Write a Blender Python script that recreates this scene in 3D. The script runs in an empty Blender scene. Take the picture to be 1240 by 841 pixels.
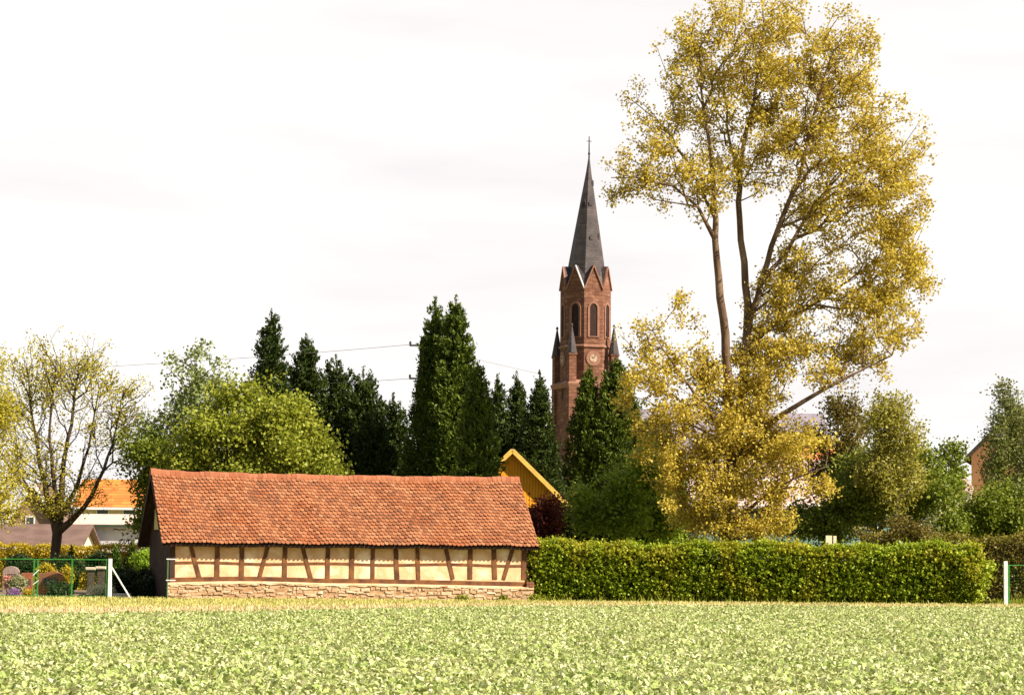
import bpy, math, random
import numpy as np
from math import sin, cos, pi, radians as R, sqrt
from mathutils import Vector, Matrix

random.seed(7)
RG = np.random.default_rng(11)
C = bpy.context.scene.collection

# ------------------------------------------------------------------ camera
F = 3200.0                       # focal length in photo pixels (1240 wide)
CX, CY, HOR = 620.0, 420.5, 677.5
CAM = np.array([0.0, 0.0, 1.6])
pitch = math.atan((HOR - CY) / F)
roll = R(0.46)
Fw = np.array([0, cos(pitch), sin(pitch)])
U0 = np.array([0, -sin(pitch), cos(pitch)])
X0 = np.array([1.0, 0, 0])
Rt = cos(roll) * X0 + sin(roll) * U0
Up = -sin(roll) * X0 + cos(roll) * U0
cd = bpy.data.cameras.new("camera")
cam = bpy.data.objects.new("camera", cd)
C.objects.link(cam)
cd.sensor_width = 36
cd.lens = F / 1240 * 36
cd.clip_start = 0.5
cd.clip_end = 20000
m = Matrix.Identity(4)
for i in range(3):
    m[i][0], m[i][1], m[i][2], m[i][3] = Rt[i], Up[i], -Fw[i], CAM[i]
cam.matrix_world = m
bpy.context.scene.camera = cam


def P(px, py, Y):
    """world point at distance Y that the photo shows at pixel px, py"""
    d = Fw * F + Rt * (px - CX) + Up * (CY - py)
    return CAM + d * (Y / d[1])


def G(px, Y):
    """ground point under photo column px at distance Y"""
    p = P(px, 680, Y)
    return np.array([p[0], Y, 0.0])


def proj(p):
    q = np.array(p) - CAM
    z = q @ Fw
    return CX + F * (q @ Rt) / z, CY - F * (q @ Up) / z


# ------------------------------------------------------------------ light
SUN_AZ = R(63)                   # to the right of the direction behind the camera
SUN_EL = R(41)
sd = Vector((sin(SUN_AZ) * cos(SUN_EL), -cos(SUN_AZ) * cos(SUN_EL), sin(SUN_EL)))
sl = bpy.data.lights.new("sun", 'SUN')
sl.energy = 5.0
sl.angle = R(0.5)
sl.color = (1.0, 0.92, 0.77)
so = bpy.data.objects.new("sun", sl)
so.rotation_euler = sd.to_track_quat('Z', 'Y').to_euler()
so.location = (30, -20, 60)
C.objects.link(so)

w = bpy.data.worlds.new("World")
bpy.context.scene.world = w
w.use_nodes = True
nt = w.node_tree
nt.nodes.clear()
out = nt.nodes.new('ShaderNodeOutputWorld')
sky = nt.nodes.new('ShaderNodeTexSky')
sky.sky_type = 'NISHITA'
sky.sun_disc = False
sky.sun_elevation = SUN_EL
sky.sun_rotation = math.atan2(sd.x, sd.y)
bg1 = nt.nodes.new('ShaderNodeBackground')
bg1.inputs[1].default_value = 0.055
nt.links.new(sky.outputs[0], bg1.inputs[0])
tc = nt.nodes.new('ShaderNodeTexCoord')
mp = nt.nodes.new('ShaderNodeMapping')
mp.inputs['Scale'].default_value = (1.0, 1.0, 5.0)
nt.links.new(tc.outputs['Generated'], mp.inputs[0])
nz = nt.nodes.new('ShaderNodeTexNoise')
nz.inputs['Scale'].default_value = 5.5
nz.inputs['Detail'].default_value = 6
nz.inputs['Roughness'].default_value = 0.5
nt.links.new(mp.outputs[0], nz.inputs['Vector'])
cr = nt.nodes.new('ShaderNodeValToRGB')
cr.color_ramp.elements[0].position = 0.30
cr.color_ramp.elements[0].color = (0.432, 0.415, 0.418, 1)
cr.color_ramp.elements[1].position = 0.60
cr.color_ramp.elements[1].color = (0.52, 0.50, 0.48, 1)
nt.links.new(nz.outputs['Fac'], cr.inputs[0])
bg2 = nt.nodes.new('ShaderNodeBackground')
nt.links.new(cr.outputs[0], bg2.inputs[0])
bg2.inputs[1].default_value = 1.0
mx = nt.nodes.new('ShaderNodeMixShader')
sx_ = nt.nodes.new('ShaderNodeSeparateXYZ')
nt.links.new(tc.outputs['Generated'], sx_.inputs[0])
mr = nt.nodes.new('ShaderNodeMapRange')      # bright cloud ahead, unseen blue sky behind dimmed to cut fill light
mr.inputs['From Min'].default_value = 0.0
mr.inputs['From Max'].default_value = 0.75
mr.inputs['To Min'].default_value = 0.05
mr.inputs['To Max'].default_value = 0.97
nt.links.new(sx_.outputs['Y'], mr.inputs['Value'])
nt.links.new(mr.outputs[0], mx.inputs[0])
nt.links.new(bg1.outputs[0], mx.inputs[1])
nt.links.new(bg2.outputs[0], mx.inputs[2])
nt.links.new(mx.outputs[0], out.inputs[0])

vs = bpy.context.scene.view_settings
vs.view_transform = 'Standard'
vs.look = 'None'
vs.gamma = 1
vs.use_curve_mapping = False
vs.exposure = 1.16
cy = bpy.context.scene.cycles
cy.max_bounces = 6
cy.transparent_max_bounces = 8


# ------------------------------------------------------------------ helpers
def s2l(c):
    return tuple(((v / 255) / 12.92 if v / 255 <= 0.04045 else ((v / 255 + 0.055) / 1.055) ** 2.4) for v in c)


MATS = {}


def mat(name, c1, c2=None, scale=4.0, rough=0.85, bump=0.0, bscale=None, island=None, transl=0.0,
        spec=0.3, c3=None, stretch=(1, 1, 1), metal=0.0):
    """Principled material: noise between c1 and c2, optional per-island colour, optional translucency"""
    if name in MATS:
        return MATS[name]
    mt = bpy.data.materials.new(name)
    mt.use_nodes = True
    n, l = mt.node_tree.nodes, mt.node_tree.links
    b = n['Principled BSDF']
    b.inputs['Roughness'].default_value = rough
    b.inputs['Specular IOR Level'].default_value = spec
    b.inputs['Metallic'].default_value = metal
    col = None
    tcn = n.new('ShaderNodeTexCoord')
    mpn = n.new('ShaderNodeMapping')
    mpn.inputs['Scale'].default_value = stretch
    l.new(tcn.outputs['Object'], mpn.inputs[0])
    if c2 is None:
        c2 = tuple(v * 0.8 for v in c1)
    no = n.new('ShaderNodeTexNoise')
    no.inputs['Scale'].default_value = scale
    no.inputs['Detail'].default_value = 5
    l.new(mpn.outputs[0], no.inputs['Vector'])
    rp = n.new('ShaderNodeValToRGB')
    e = rp.color_ramp.elements
    e[0].position, e[1].position = 0.35, 0.65
    e[0].color, e[1].color = (*c1, 1), (*c2, 1)
    if c3:
        x = e.new(0.5)
        x.color = (*c3, 1)
    l.new(no.outputs['Fac'], rp.inputs[0])
    col = rp.outputs[0]
    if island:
        ge = n.new('ShaderNodeNewGeometry')
        r2 = n.new('ShaderNodeValToRGB')
        e = r2.color_ramp.elements
        e[0].position, e[1].position = 0.0, 1.0
        e[0].color, e[1].color = (*island[0], 1), (*island[-1], 1)
        for k, c in enumerate(island[1:-1]):
            x = e.new((k + 1) / (len(island) - 1))
            x.color = (*c, 1)
        l.new(ge.outputs['Random Per Island'], r2.inputs[0])
        mi = n.new('ShaderNodeMix')
        mi.data_type = 'RGBA'
        mi.inputs[0].default_value = 0.55
        l.new(col, mi.inputs[6])
        l.new(r2.outputs[0], mi.inputs[7])
        col = mi.outputs[2]
    l.new(col, b.inputs['Base Color'])
    if bump:
        bn = n.new('ShaderNodeTexNoise')
        bn.inputs['Scale'].default_value = bscale or scale * 5
        bn.inputs['Detail'].default_value = 6
        l.new(mpn.outputs[0], bn.inputs['Vector'])
        bp = n.new('ShaderNodeBump')
        bp.inputs['Strength'].default_value = bump
        bp.inputs['Distance'].default_value = 0.03
        l.new(bn.outputs['Fac'], bp.inputs['Height'])
        l.new(bp.outputs[0], b.inputs['Normal'])
    if transl:
        tr = n.new('ShaderNodeBsdfTranslucent')
        l.new(col, tr.inputs[0])
        ms = n.new('ShaderNodeMixShader')
        ms.inputs[0].default_value = transl
        o = n['Material Output']
        l.new(b.outputs[0], ms.inputs[1])
        l.new(tr.outputs[0], ms.inputs[2])
        l.new(ms.outputs[0], o.inputs[0])
    MATS[name] = mt
    return mt


def leafmat(name, dark, mid, light, transl=0.35, rough=0.5, scale=0.9):
    d, m_, l_ = s2l(dark), s2l(mid), s2l(light)
    return mat(name, m_, tuple((a + b) / 2 for a, b in zip(m_, l_)), scale=scale, rough=rough,
               island=(d, m_, l_), transl=transl, spec=0.22)


def mesh_np(name, V, Fq, mats, parent=None, loc=None, smooth=False, mi=None):
    """mesh object from numpy quads"""
    V = np.asarray(V, dtype=np.float32)
    Fq = np.asarray(Fq, dtype=np.int32)
    k = Fq.shape[1]
    me = bpy.data.meshes.new(name)
    me.vertices.add(len(V))
    me.vertices.foreach_set('co', V.ravel())
    me.loops.add(Fq.size)
    me.loops.foreach_set('vertex_index', Fq.ravel())
    me.polygons.add(len(Fq))
    me.polygons.foreach_set('loop_start', np.arange(0, Fq.size, k, dtype=np.int32))
    me.polygons.foreach_set('loop_total', np.full(len(Fq), k, dtype=np.int32))
    for mm in (mats if isinstance(mats, (list, tuple)) else [mats]):
        me.materials.append(mm)
    if mi is not None:
        me.polygons.foreach_set('material_index', np.asarray(mi, dtype=np.int32))
    me.update(calc_edges=True)
    if smooth:
        me.polygons.foreach_set('use_smooth', np.ones(len(Fq), dtype=bool))
    o = bpy.data.objects.new(name, me)
    C.objects.link(o)
    if parent:
        o.parent = parent
    if loc is not None:
        o.location = loc
    return o


class MB:
    def __init__(s):
        s.v, s.f = [], []

    def add(s, vs_, fs):
        b = len(s.v)
        s.v += [tuple(map(float, q)) for q in vs_]
        s.f += [tuple(b + i for i in q) for q in fs]
        return s

    def box(s, x0, x1, y0, y1, z0, z1, rot=0, jit=0):
        c = ((x0 + x1) / 2, (y0 + y1) / 2)
        pts = []
        for z in (z0, z1):
            for x, y in ((x0, y0), (x1, y0), (x1, y1), (x0, y1)):
                dx, dy = x - c[0], y - c[1]
                pts.append((c[0] + dx * cos(rot) - dy * sin(rot) + random.uniform(-jit, jit),
                            c[1] + dx * sin(rot) + dy * cos(rot) + random.uniform(-jit, jit),
                            z + random.uniform(-jit, jit)))
        return s.add(pts, [(3, 2, 1, 0), (4, 5, 6, 7), (0, 1, 5, 4), (1, 2, 6, 5), (2, 3, 7, 6), (3, 0, 4, 7)])

    def beam(s, a, b, w_, d, up=(0, 0, 1)):
        """rectangular bar from a to b, w_ across, d along up-ish"""
        a, b = Vector(a), Vector(b)
        t = (b - a).normalized()
        upv = Vector(up)
        if abs(t.dot(upv)) > 0.98:
            upv = Vector((0, 1, 0))
        sx = t.cross(upv).normalized()
        sz = sx.cross(t).normalized()
        pts = []
        for q in (a, b):
            for i, j in ((-1, -1), (1, -1), (1, 1), (-1, 1)):
                pts.append(q + sx * (i * w_ / 2) + sz * (j * d / 2))
        return s.add(pts, [(3, 2, 1, 0), (4, 5, 6, 7), (0, 1, 5, 4), (1, 2, 6, 5), (2, 3, 7, 6), (3, 0, 4, 7)])

    def prism(s, poly, a, b, axis='y'):
        """poly: 2D points extruded from a to b along axis"""
        n = len(poly)
        f = {'y': lambda p, t: (p[0], t, p[1]), 'x': lambda p, t: (t, p[0], p[1]), 'z': lambda p, t: (p[0], p[1], t)}[axis]
        pts = [f(p, a) for p in poly] + [f(p, b) for p in poly]
        fs = [tuple(range(n)), tuple(range(2 * n - 1, n - 1, -1))]
        for i in range(n):
            j = (i + 1) % n
            fs.append((i, i + n, j + n, j))
        return s.add(pts, fs)

    def tube(s, pts, rs, n=6, cap=True):
        pts = [Vector(p) for p in pts]
        if not isinstance(rs, (list, tuple)):
            rs = [rs] * len(pts)
        vs_, fs = [], []
        for i, p in enumerate(pts):
            t = (pts[min(i + 1, len(pts) - 1)] - pts[max(i - 1, 0)]).normalized()
            u = Vector((0, 0, 1)) if abs(t.z) < 0.9 else Vector((1, 0, 0))
            a = t.cross(u).normalized()
            b = t.cross(a)
            for k in range(n):
                an = 2 * pi * k / n
                vs_.append(p + a * (rs[i] * cos(an)) + b * (rs[i] * sin(an)))
        for i in range(len(pts) - 1):
            for k in range(n):
                k2 = (k + 1) % n
                fs.append((i * n + k, i * n + k2, (i + 1) * n + k2, (i + 1) * n + k))
        if cap:
            fs.append(tuple(range(n))[::-1])
            fs.append(tuple(range((len(pts) - 1) * n, len(pts) * n)))
        return s.add(vs_, fs)

    def cone(s, cx, cy_, rings, n=8, phase=0.0):
        """rings: list of (z, r)"""
        vs_, fs = [], []
        for z, r in rings:
            for k in range(n):
                an = phase + 2 * pi * k / n
                vs_.append((cx + r * cos(an), cy_ + r * sin(an), z))
        for i in range(len(rings) - 1):
            for k in range(n):
                k2 = (k + 1) % n
                fs.append((i * n + k, i * n + k2, (i + 1) * n + k2, (i + 1) * n + k))
        fs.append(tuple(range(n))[::-1])
        fs.append(tuple(range((len(rings) - 1) * n, len(rings) * n)))
        return s.add(vs_, fs)

    def build(s, name, m_, parent=None, loc=None, smooth=False, bevel=0):
        me = bpy.data.meshes.new(name)
        me.from_pydata(s.v, [], s.f)
        me.update()
        for mm in (m_ if isinstance(m_, (list, tuple)) else [m_]):
            me.materials.append(mm)
        if smooth:
            me.polygons.foreach_set('use_smooth', [True] * len(me.polygons))
        o = bpy.data.objects.new(name, me)
        C.objects.link(o)
        if parent:
            o.parent = parent
        if loc is not None:
            o.location = loc
        if bevel:
            bv = o.modifiers.new('bevel', 'BEVEL')
            bv.width = bevel
            bv.segments = 2
        return o


def tag(o, label=None, cat=None, group=None, kind=None):
    if label: o['label'] = label
    if cat: o['category'] = cat
    if group: o['group'] = group
    if kind: o['kind'] = kind
    return o


def thing(name, label, cat, loc, rz=0, group=None):
    o = bpy.data.objects.new(name, None)
    o.empty_display_size = 0.3
    C.objects.link(o)
    o.location = tuple(map(float, loc))
    o.rotation_euler = (0, 0, rz)
    return tag(o, label, cat, group)


def copy_thing(o, label, loc, rz=0, scale=None):
    c = o.copy()
    C.objects.link(c)
    c.location = tuple(map(float, loc))
    c.rotation_euler = (0, 0, rz)
    if scale: c.scale = scale
    c['label'] = label
    for ch in o.children:
        d = ch.copy()
        C.objects.link(d)
        d.parent = c
    return c


# ------------------------------------------------------------------ foliage
def unit(v):
    return v / (np.linalg.norm(v, axis=1, keepdims=True) + 1e-9)


def leaves(Pc, size, aspect=0.7, upbias=0.5, axis=None, ajit=1.0, var=0.35, rg=RG):
    """one rhombic leaf at every point; returns V (4n,3), F (n,4)"""
    n = len(Pc)
    a = rg.normal(size=(n, 3)) * ajit
    if axis is not None:
        a = a + axis
    a = unit(a)
    nn = rg.normal(size=(n, 3))
    nn[:, 2] += upbias
    s_ = unit(np.cross(a, nn))
    nrm = np.cross(a, s_)
    L = size * (1 + var * rg.uniform(-1, 1, size=(n, 1)))
    W = L * aspect
    V = np.empty((n, 4, 3))
    V[:, 0] = Pc - a * L / 2
    V[:, 1] = Pc + s_ * W / 2 - a * L * 0.08 + nrm * W * 0.12
    V[:, 2] = Pc + a * L / 2
    V[:, 3] = Pc - s_ * W / 2 - a * L * 0.08 + nrm * W * 0.12
    Fq = np.arange(4 * n).reshape(n, 4)
    return V.reshape(-1, 3), Fq


def blob_points(blobs, n, hollow=2.0, rg=RG, clump=1.7, cut=0.2, lobes=1.0, lobed=.78):
    """blobs: (px,py,rx_px,ry_px,Y,[depth m]) -> n points inside their union"""
    wts = np.array([b[2] * b[3] * (b[6] if len(b) > 6 else 1) for b in blobs], float)
    cnt = rg.multinomial(n, wts / wts.sum())
    out_ = []
    for b, c in zip(blobs, cnt):
        ctr = P(b[0], b[1], b[4])
        k = b[4] / F
        d = b[5] if len(b) > 5 and b[5] else min(b[2], b[3]) * k
        v = unit(rg.normal(size=(c, 3)))
        r = rg.uniform(0, 1, size=(c, 1)) ** (1 / hollow)
        # lobes: most points gather in smaller balls spread through the blob, so outlines come out uneven
        rx_, rz_ = b[2] * k, b[3] * k
        ns_ = int(np.clip(3.2 * (rx_ * rz_) ** .5 * lobes + 4, 5, 16))
        sc = unit(rg.normal(size=(ns_, 3))) * rg.uniform(.35, .98, size=(ns_, 1))
        sr = rg.uniform(.22, .48, size=ns_)
        pick = rg.integers(0, ns_, size=c)
        inl = rg.uniform(size=c) < lobed
        lob = sc[pick] + unit(rg.normal(size=(c, 3))) * (rg.uniform(0, 1, size=(c, 1)) ** .5) * sr[pick][:, None]
        bump = 1 + 0.16 * np.sin(5 * v[:, :1] + b[0]) * np.sin(4 * v[:, 2:] + b[1]) + 0.1 * rg.normal(size=(c, 1))
        stray = np.where(rg.uniform(size=(c, 1)) < 0.05, rg.uniform(1.0, 1.3, size=(c, 1)), 1.0)
        loc_ = np.where(inl[:, None], lob, v * r * bump * .92)
        out_.append(ctr + loc_ * stray * np.array([b[2] * k, d, b[3] * k]))
    Q = np.concatenate(out_)
    if clump:
        f = 2 * pi / clump
        ph = rg.uniform(0, 6.28, 9)
        q = Q @ np.linalg.qr(rg.normal(size=(3, 3)))[0]
        nv = (np.sin(q[:, 0] * f + ph[0] + 1.3 * np.sin(q[:, 1] * f * .6 + ph[1])) + np.sin(q[:, 1] * f * 1.1 + ph[2] + 1.3 * np.sin(q[:, 2] * f * .7 + ph[3]))
              + np.sin(q[:, 2] * f * .9 + ph[4] + 1.3 * np.sin(q[:, 0] * f * .5 + ph[5])))
        Q = Q[nv > np.quantile(nv, cut)]
    return Q


def grow(stems, A, wpath=0.25, step=0.6, rtip=0.012, pexp=0.42, sag=0.0, rg=RG):
    """skeleton: stems are polylines of (x,y,z,r); each attractor in A gets a twig to the cheapest node"""
    pos, par, pl, rad = [], [], [], []
    for st in stems:
        st = [np.array(p, float) for p in st]
        prev = -1
        if pos:
            arr = np.array(pos)
            prev = int(np.argmin(((arr - st[0][:3]) ** 2).sum(1)))
        for i in range(len(st)):
            if i == 0:
                if prev >= 0:
                    continue
                pos.append(st[0][:3]); par.append(-1); pl.append(0); rad.append(st[0][3])
                prev = 0
                continue
            a = np.array(pos[prev]) if i == 1 else st[i - 1][:3]
            ra = rad[prev]
            b = st[i][:3]
            d = np.linalg.norm(b - a)
            k = max(1, int(d / step))
            ra = st[i - 1][3]
            for j in range(1, k + 1):
                t = j / k
                q = a + (b - a) * t
                if 0 < j < k:
                    q = q + rg.normal(size=3) * 0.05 * min(1, step)
                pos.append(q); par.append(prev)
                pl.append(pl[prev] + np.linalg.norm(q - pos[prev]))
                rad.append(ra + (st[i][3] - ra) * t)
                prev = len(pos) - 1
    ns = len(pos)
    N = ns + len(A) * 14
    PP = np.zeros((N, 3)); PP[:ns] = pos
    PL = np.zeros(N); PL[:ns] = pl
    PA = np.full(N, -1); PA[:ns] = par
    DR = np.zeros((N, 3))
    for i in range(ns):
        if par[i] >= 0:
            dd = PP[i] - PP[par[i]]
            DR[i] = dd / (np.linalg.norm(dd) + 1e-9)
        else:
            DR[i] = (0, 0, 1)
    n = ns
    d0 = np.array([np.min(((PP[:ns] - a) ** 2).sum(1)) for a in A])
    tips = []
    zmin = PP[:ns, 2].min() + 1.0
    for ai in np.argsort(d0):
        a = A[ai]
        dv = a - PP[:n]
        dist = np.sqrt((dv ** 2).sum(1)) + 1e-6
        ca = (dv * DR[:n]).sum(1) / dist
        cost = dist * (1.25 - 0.35 * ca) + wpath * PL[:n] + 0.9 * np.maximum(0, PP[:n, 2] - a[2]) + 5 * (PP[:n, 2] < zmin)
        j = int(np.argmin(cost))
        D = dist[j]
        k = min(12, max(1, int(D / step)))
        p0 = PP[j].copy()
        t0 = (DR[j] * 0.5 + dv[j] / D * 0.7 + np.array([0, 0, 0.15]))
        t0 /= np.linalg.norm(t0)
        c1 = p0 + t0 * D * 0.45
        prev = j
        for s_ in range(1, k + 1):
            t = s_ / k
            q = (1 - t) ** 2 * p0 + 2 * t * (1 - t) * c1 + t * t * a
            q = q + rg.normal(size=3) * 0.04 * D / k * (s_ < k)
            q[2] -= sag * sin(pi * t) * D
            PP[n] = q; PA[n] = prev
            dd = q - PP[prev]
            ln = np.linalg.norm(dd) + 1e-9
            PL[n] = PL[prev] + ln
            DR[n] = dd / ln
            prev = n
            n += 1
        tips.append(prev)
    cnt = np.zeros(n)
    for t_ in tips: cnt[t_] += 1
    for i in range(n - 1, -1, -1):
        if PA[i] >= 0: cnt[PA[i]] += cnt[i]
    RR = rtip * np.maximum(cnt, 1) ** pexp
    RR[:ns] = np.maximum(np.array(rad), 0.01)
    for i in range(ns, n):
        RR[i] = min(RR[i], RR[PA[i]] * 0.9)
    return PP[:n], PA[:n], RR, DR[:n], tips


def skel_mesh(PP, PA, RR, sides=5):
    idx = np.where(PA >= 0)[0]
    a, b = PP[PA[idx]], PP[idx]
    ra, rb = RR[PA[idx]], RR[idx]
    ra = np.minimum(ra, rb * 1.35)
    t = unit(b - a)
    a = a - t * (ra * 0.3)[:, None]
    u = np.where(np.abs(t[:, 2:]) < 0.9, np.array([[0, 0, 1.0]]), np.array([[1.0, 0, 0]]))
    x = unit(np.cross(t, u)); y = np.cross(t, x)
    n = len(idx)
    V = np.empty((n, 2, sides, 3))
    for k in range(sides):
        an = 2 * pi * k / sides
        o = x * cos(an) + y * sin(an)
        V[:, 0, k] = a + o * ra[:, None]
        V[:, 1, k] = b + o * rb[:, None]
    Fq = []
    base = (np.arange(n) * 2 * sides)[:, None]
    for k in range(sides):
        k2 = (k + 1) % sides
        Fq.append(base + np.array([[k, k2, sides + k2, sides + k]]))
    return V.reshape(-1, 3), np.concatenate(Fq)


def tree(name, label, cat, base, stems, A, nleaf, spread, lsize, lmat, bark, group=None, wpath=0.25, step=0.6,
         rtip=0.012, sag=0.0, upbias=0.5, aspect=0.75, droop=0.0, pexp=0.42, sides=5, twig=0.0, var=0.35):
    base = np.array(base, float)
    T = thing(name, label, cat, base, 0, group)
    PP, PA, RR, DR, tips = grow(stems, A, wpath, step, rtip, pexp, sag)
    V, Fq = skel_mesh(PP, PA, RR, sides)
    mesh_np('trunk', V - base, Fq, bark, T, smooth=True)
    tp = PP[tips]
    cn = RG.poisson(nleaf, size=len(tp))
    ctr = np.repeat(tp, cn, axis=0)
    dr = np.repeat(DR[tips], cn, axis=0)
    off = RG.normal(size=ctr.shape) * spread
    if twig: ctr = ctr - dr * RG.uniform(0, twig, size=(len(ctr), 1))
    L = ctr + off
    L[:, 2] -= droop * np.abs(RG.normal(size=len(L)))
    ax = np.tile([[0, 0, -0.5]], (len(L), 1)) if droop or twig else None
    LV, LF = leaves(L, lsize, aspect, upbias, ax, var=var)
    mesh_np('crown', LV - base, LF, lmat, T)
    return T


def stem_px(pts):
    """[(px,py,Y,r)] -> [(x,y,z,r)]"""
    return [(*P(a, b, c), r) for a, b, c, r in pts]


# ------------------------------------------------------------------ materials
ground_m = mat('meadow_ground', s2l((120, 118, 62)), s2l((140, 124, 82)), scale=0.35, rough=1, bump=0.5, bscale=6, c3=s2l((98, 108, 48)))
soil_m = mat('field_soil', s2l((112, 104, 58)), s2l((134, 120, 70)), scale=1.2, rough=1, bump=0.6, bscale=14)
bed_m = mat('cemetery_soil', s2l((88, 70, 54)), s2l((120, 98, 78)), scale=1.6, rough=1, bump=0.5)
bark_pop = mat('poplar_bark', s2l((128, 104, 82)), s2l((88, 66, 50)), scale=3, rough=0.95, bump=0.5, stretch=(1, 1, .3))
bark_dark = mat('dark_bark', s2l((84, 68, 50)), s2l((58, 46, 34)), scale=3, rough=0.95, bump=0.5, stretch=(1, 1, .3))
bark_birch = mat('birch_bark', s2l((176, 166, 150)), s2l((80, 70, 60)), scale=5, rough=0.9, stretch=(1, 1, .6))
leaf_pop = leafmat('poplar_leaf', (122, 106, 26), (186, 162, 50), (230, 208, 106), 0.42)
leaf_linden = leafmat('linden_leaf', (136, 126, 36), (172, 160, 48), (204, 190, 80), 0.42)
leaf_green = leafmat('fresh_green_leaf', (100, 110, 24), (136, 142, 38), (176, 174, 70), 0.38)
leaf_mid = leafmat('mid_green_leaf', (66, 82, 18), (100, 112, 26), (144, 150, 48), 0.32)
leaf_bronze = leafmat('bronze_leaf', (84, 74, 28), (108, 94, 36), (132, 116, 50), 0.35)
leaf_red = leafmat('dark_red_leaf', (70, 26, 20), (92, 34, 24), (110, 52, 30), 0.3)
leaf_birch = leafmat('birch_leaf', (122, 118, 42), (152, 144, 54), (178, 168, 80), 0.4)
leaf_hedge = mat('hornbeam_leaf', s2l((176, 150, 40)), s2l((122, 146, 22)), scale=.7, rough=.5, spec=.22, transl=.36, c3=s2l((138, 152, 28)),
                     island=(s2l((92, 114, 16)), s2l((146, 160, 28)), s2l((206, 206, 78))))
leaf_yhedge = leafmat('yellow_hedge_leaf', (150, 130, 26), (176, 152, 34), (196, 174, 52), 0.35)
leaf_dark = leafmat('dark_shrub_leaf', (30, 42, 20), (42, 56, 24), (60, 76, 34), 0.2)
leaf_con = leafmat('thuja_spray', (30, 46, 10), (62, 78, 16), (126, 136, 40), 0.2, rough=0.6, scale=0.6)
leaf_con2 = leafmat('fir_spray', (28, 42, 12), (46, 60, 16), (84, 94, 30), 0.18, rough=0.6, scale=0.6)
leaf_crop = mat('crop_leaf', s2l((184, 182, 120)), s2l((146, 162, 84)), scale=.5, rough=.62, spec=.2, transl=.25,
                island=(s2l((100, 126, 44)), s2l((156, 170, 90)), s2l((236, 228, 194))))
grass_m = leafmat('meadow_grass', (150, 150, 60), (188, 178, 96), (214, 198, 132), 0.3, scale=0.3)
straw_m = leafmat('dry_grass', (190, 170, 112), (214, 188, 140), (226, 196, 156), 0.3, scale=0.5)
plaster_m = mat('ochre_plaster', s2l((230, 186, 146)), s2l((238, 204, 170)), scale=1.1, rough=0.95, bump=0.5, bscale=18, c3=s2l((208, 160, 118)))
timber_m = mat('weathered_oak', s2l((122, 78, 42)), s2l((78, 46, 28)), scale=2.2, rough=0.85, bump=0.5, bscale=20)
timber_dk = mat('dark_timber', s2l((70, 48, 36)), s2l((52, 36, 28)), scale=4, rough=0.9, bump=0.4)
tile_m = mat('clay_tile', s2l((138, 80, 50)), s2l((126, 78, 54)), scale=0.5, rough=0.9, bump=0.2, bscale=30,
             island=(s2l((92, 56, 38)), s2l((138, 80, 48)), s2l((164, 112, 78))), c3=s2l((146, 98, 70)), spec=.15)
ridge_m = mat('ridge_tile', s2l((134, 86, 62)), s2l((110, 74, 56)), scale=2, rough=0.9, island=(s2l((146, 80, 52)), s2l((176, 112, 80))), spec=.15)
stone_m = mat('rubble_stone', s2l((188, 160, 128)), s2l((164, 132, 98)), scale=3, rough=0.95, bump=0.5, bscale=18,
              island=(s2l((150, 116, 86)), s2l((204, 178, 146)), s2l((176, 134, 100)), s2l((220, 200, 174))))
mortar_m = mat('lime_mortar', s2l((206, 176, 140)), s2l((186, 150, 112)), scale=3, rough=1, bump=0.4)
gap_m = mat('stone_joint', s2l((176, 140, 104)), s2l((140, 104, 72)), scale=5, rough=1, bump=.8, bscale=12)
brick_m = mat('old_brick', s2l((146, 92, 66)), s2l((110, 70, 52)), scale=5, rough=0.95)
white_m = mat('white_concrete', s2l((232, 228, 224)), s2l((214, 208, 202)), scale=4, rough=0.8)
green_m = mat('green_paint', s2l((58, 130, 50)), s2l((50, 114, 46)), scale=4, rough=0.5)
sand_m = mat('red_sandstone', s2l((142, 102, 84)), s2l((116, 80, 66)), scale=2.2, rough=0.95, bump=0.5, bscale=6, c3=s2l((120, 80, 62)), spec=.15, stretch=(.6, .6, 1.6))
sandtrim_m = mat('pale_sandstone', s2l((142, 100, 82)), s2l((124, 86, 70)), scale=1.5, rough=0.9)
slate_m = mat('slate', s2l((86, 74, 72)), s2l((66, 57, 57)), scale=1.0, rough=0.7, bump=0.3, bscale=6)
sunlit_lead_m = mat('sunlit_lead', s2l((206, 196, 190)), s2l((186, 176, 172)), scale=2, rough=0.6)
dark_m = mat('dark_opening', s2l((52, 30, 24)), s2l((40, 24, 20)), scale=2, rough=0.9)
clock_m = mat('clock_white', s2l((176, 148, 126)), s2l((150, 122, 102)), scale=3, rough=0.8)
metal_m = mat('dark_iron', s2l((58, 48, 44)), s2l((44, 36, 34)), rough=0.6)
wire_m = mat('cable', s2l((120, 112, 108)), None, rough=0.6)
orange_m = mat('ochre_boards', s2l((238, 158, 30)), s2l((222, 142, 26)), scale=5, rough=0.8, stretch=(6, 1, .4), bump=0.2)
yellowtrim_m = mat('yellow_verge', s2l((222, 178, 84)), None, rough=0.7)




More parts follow.
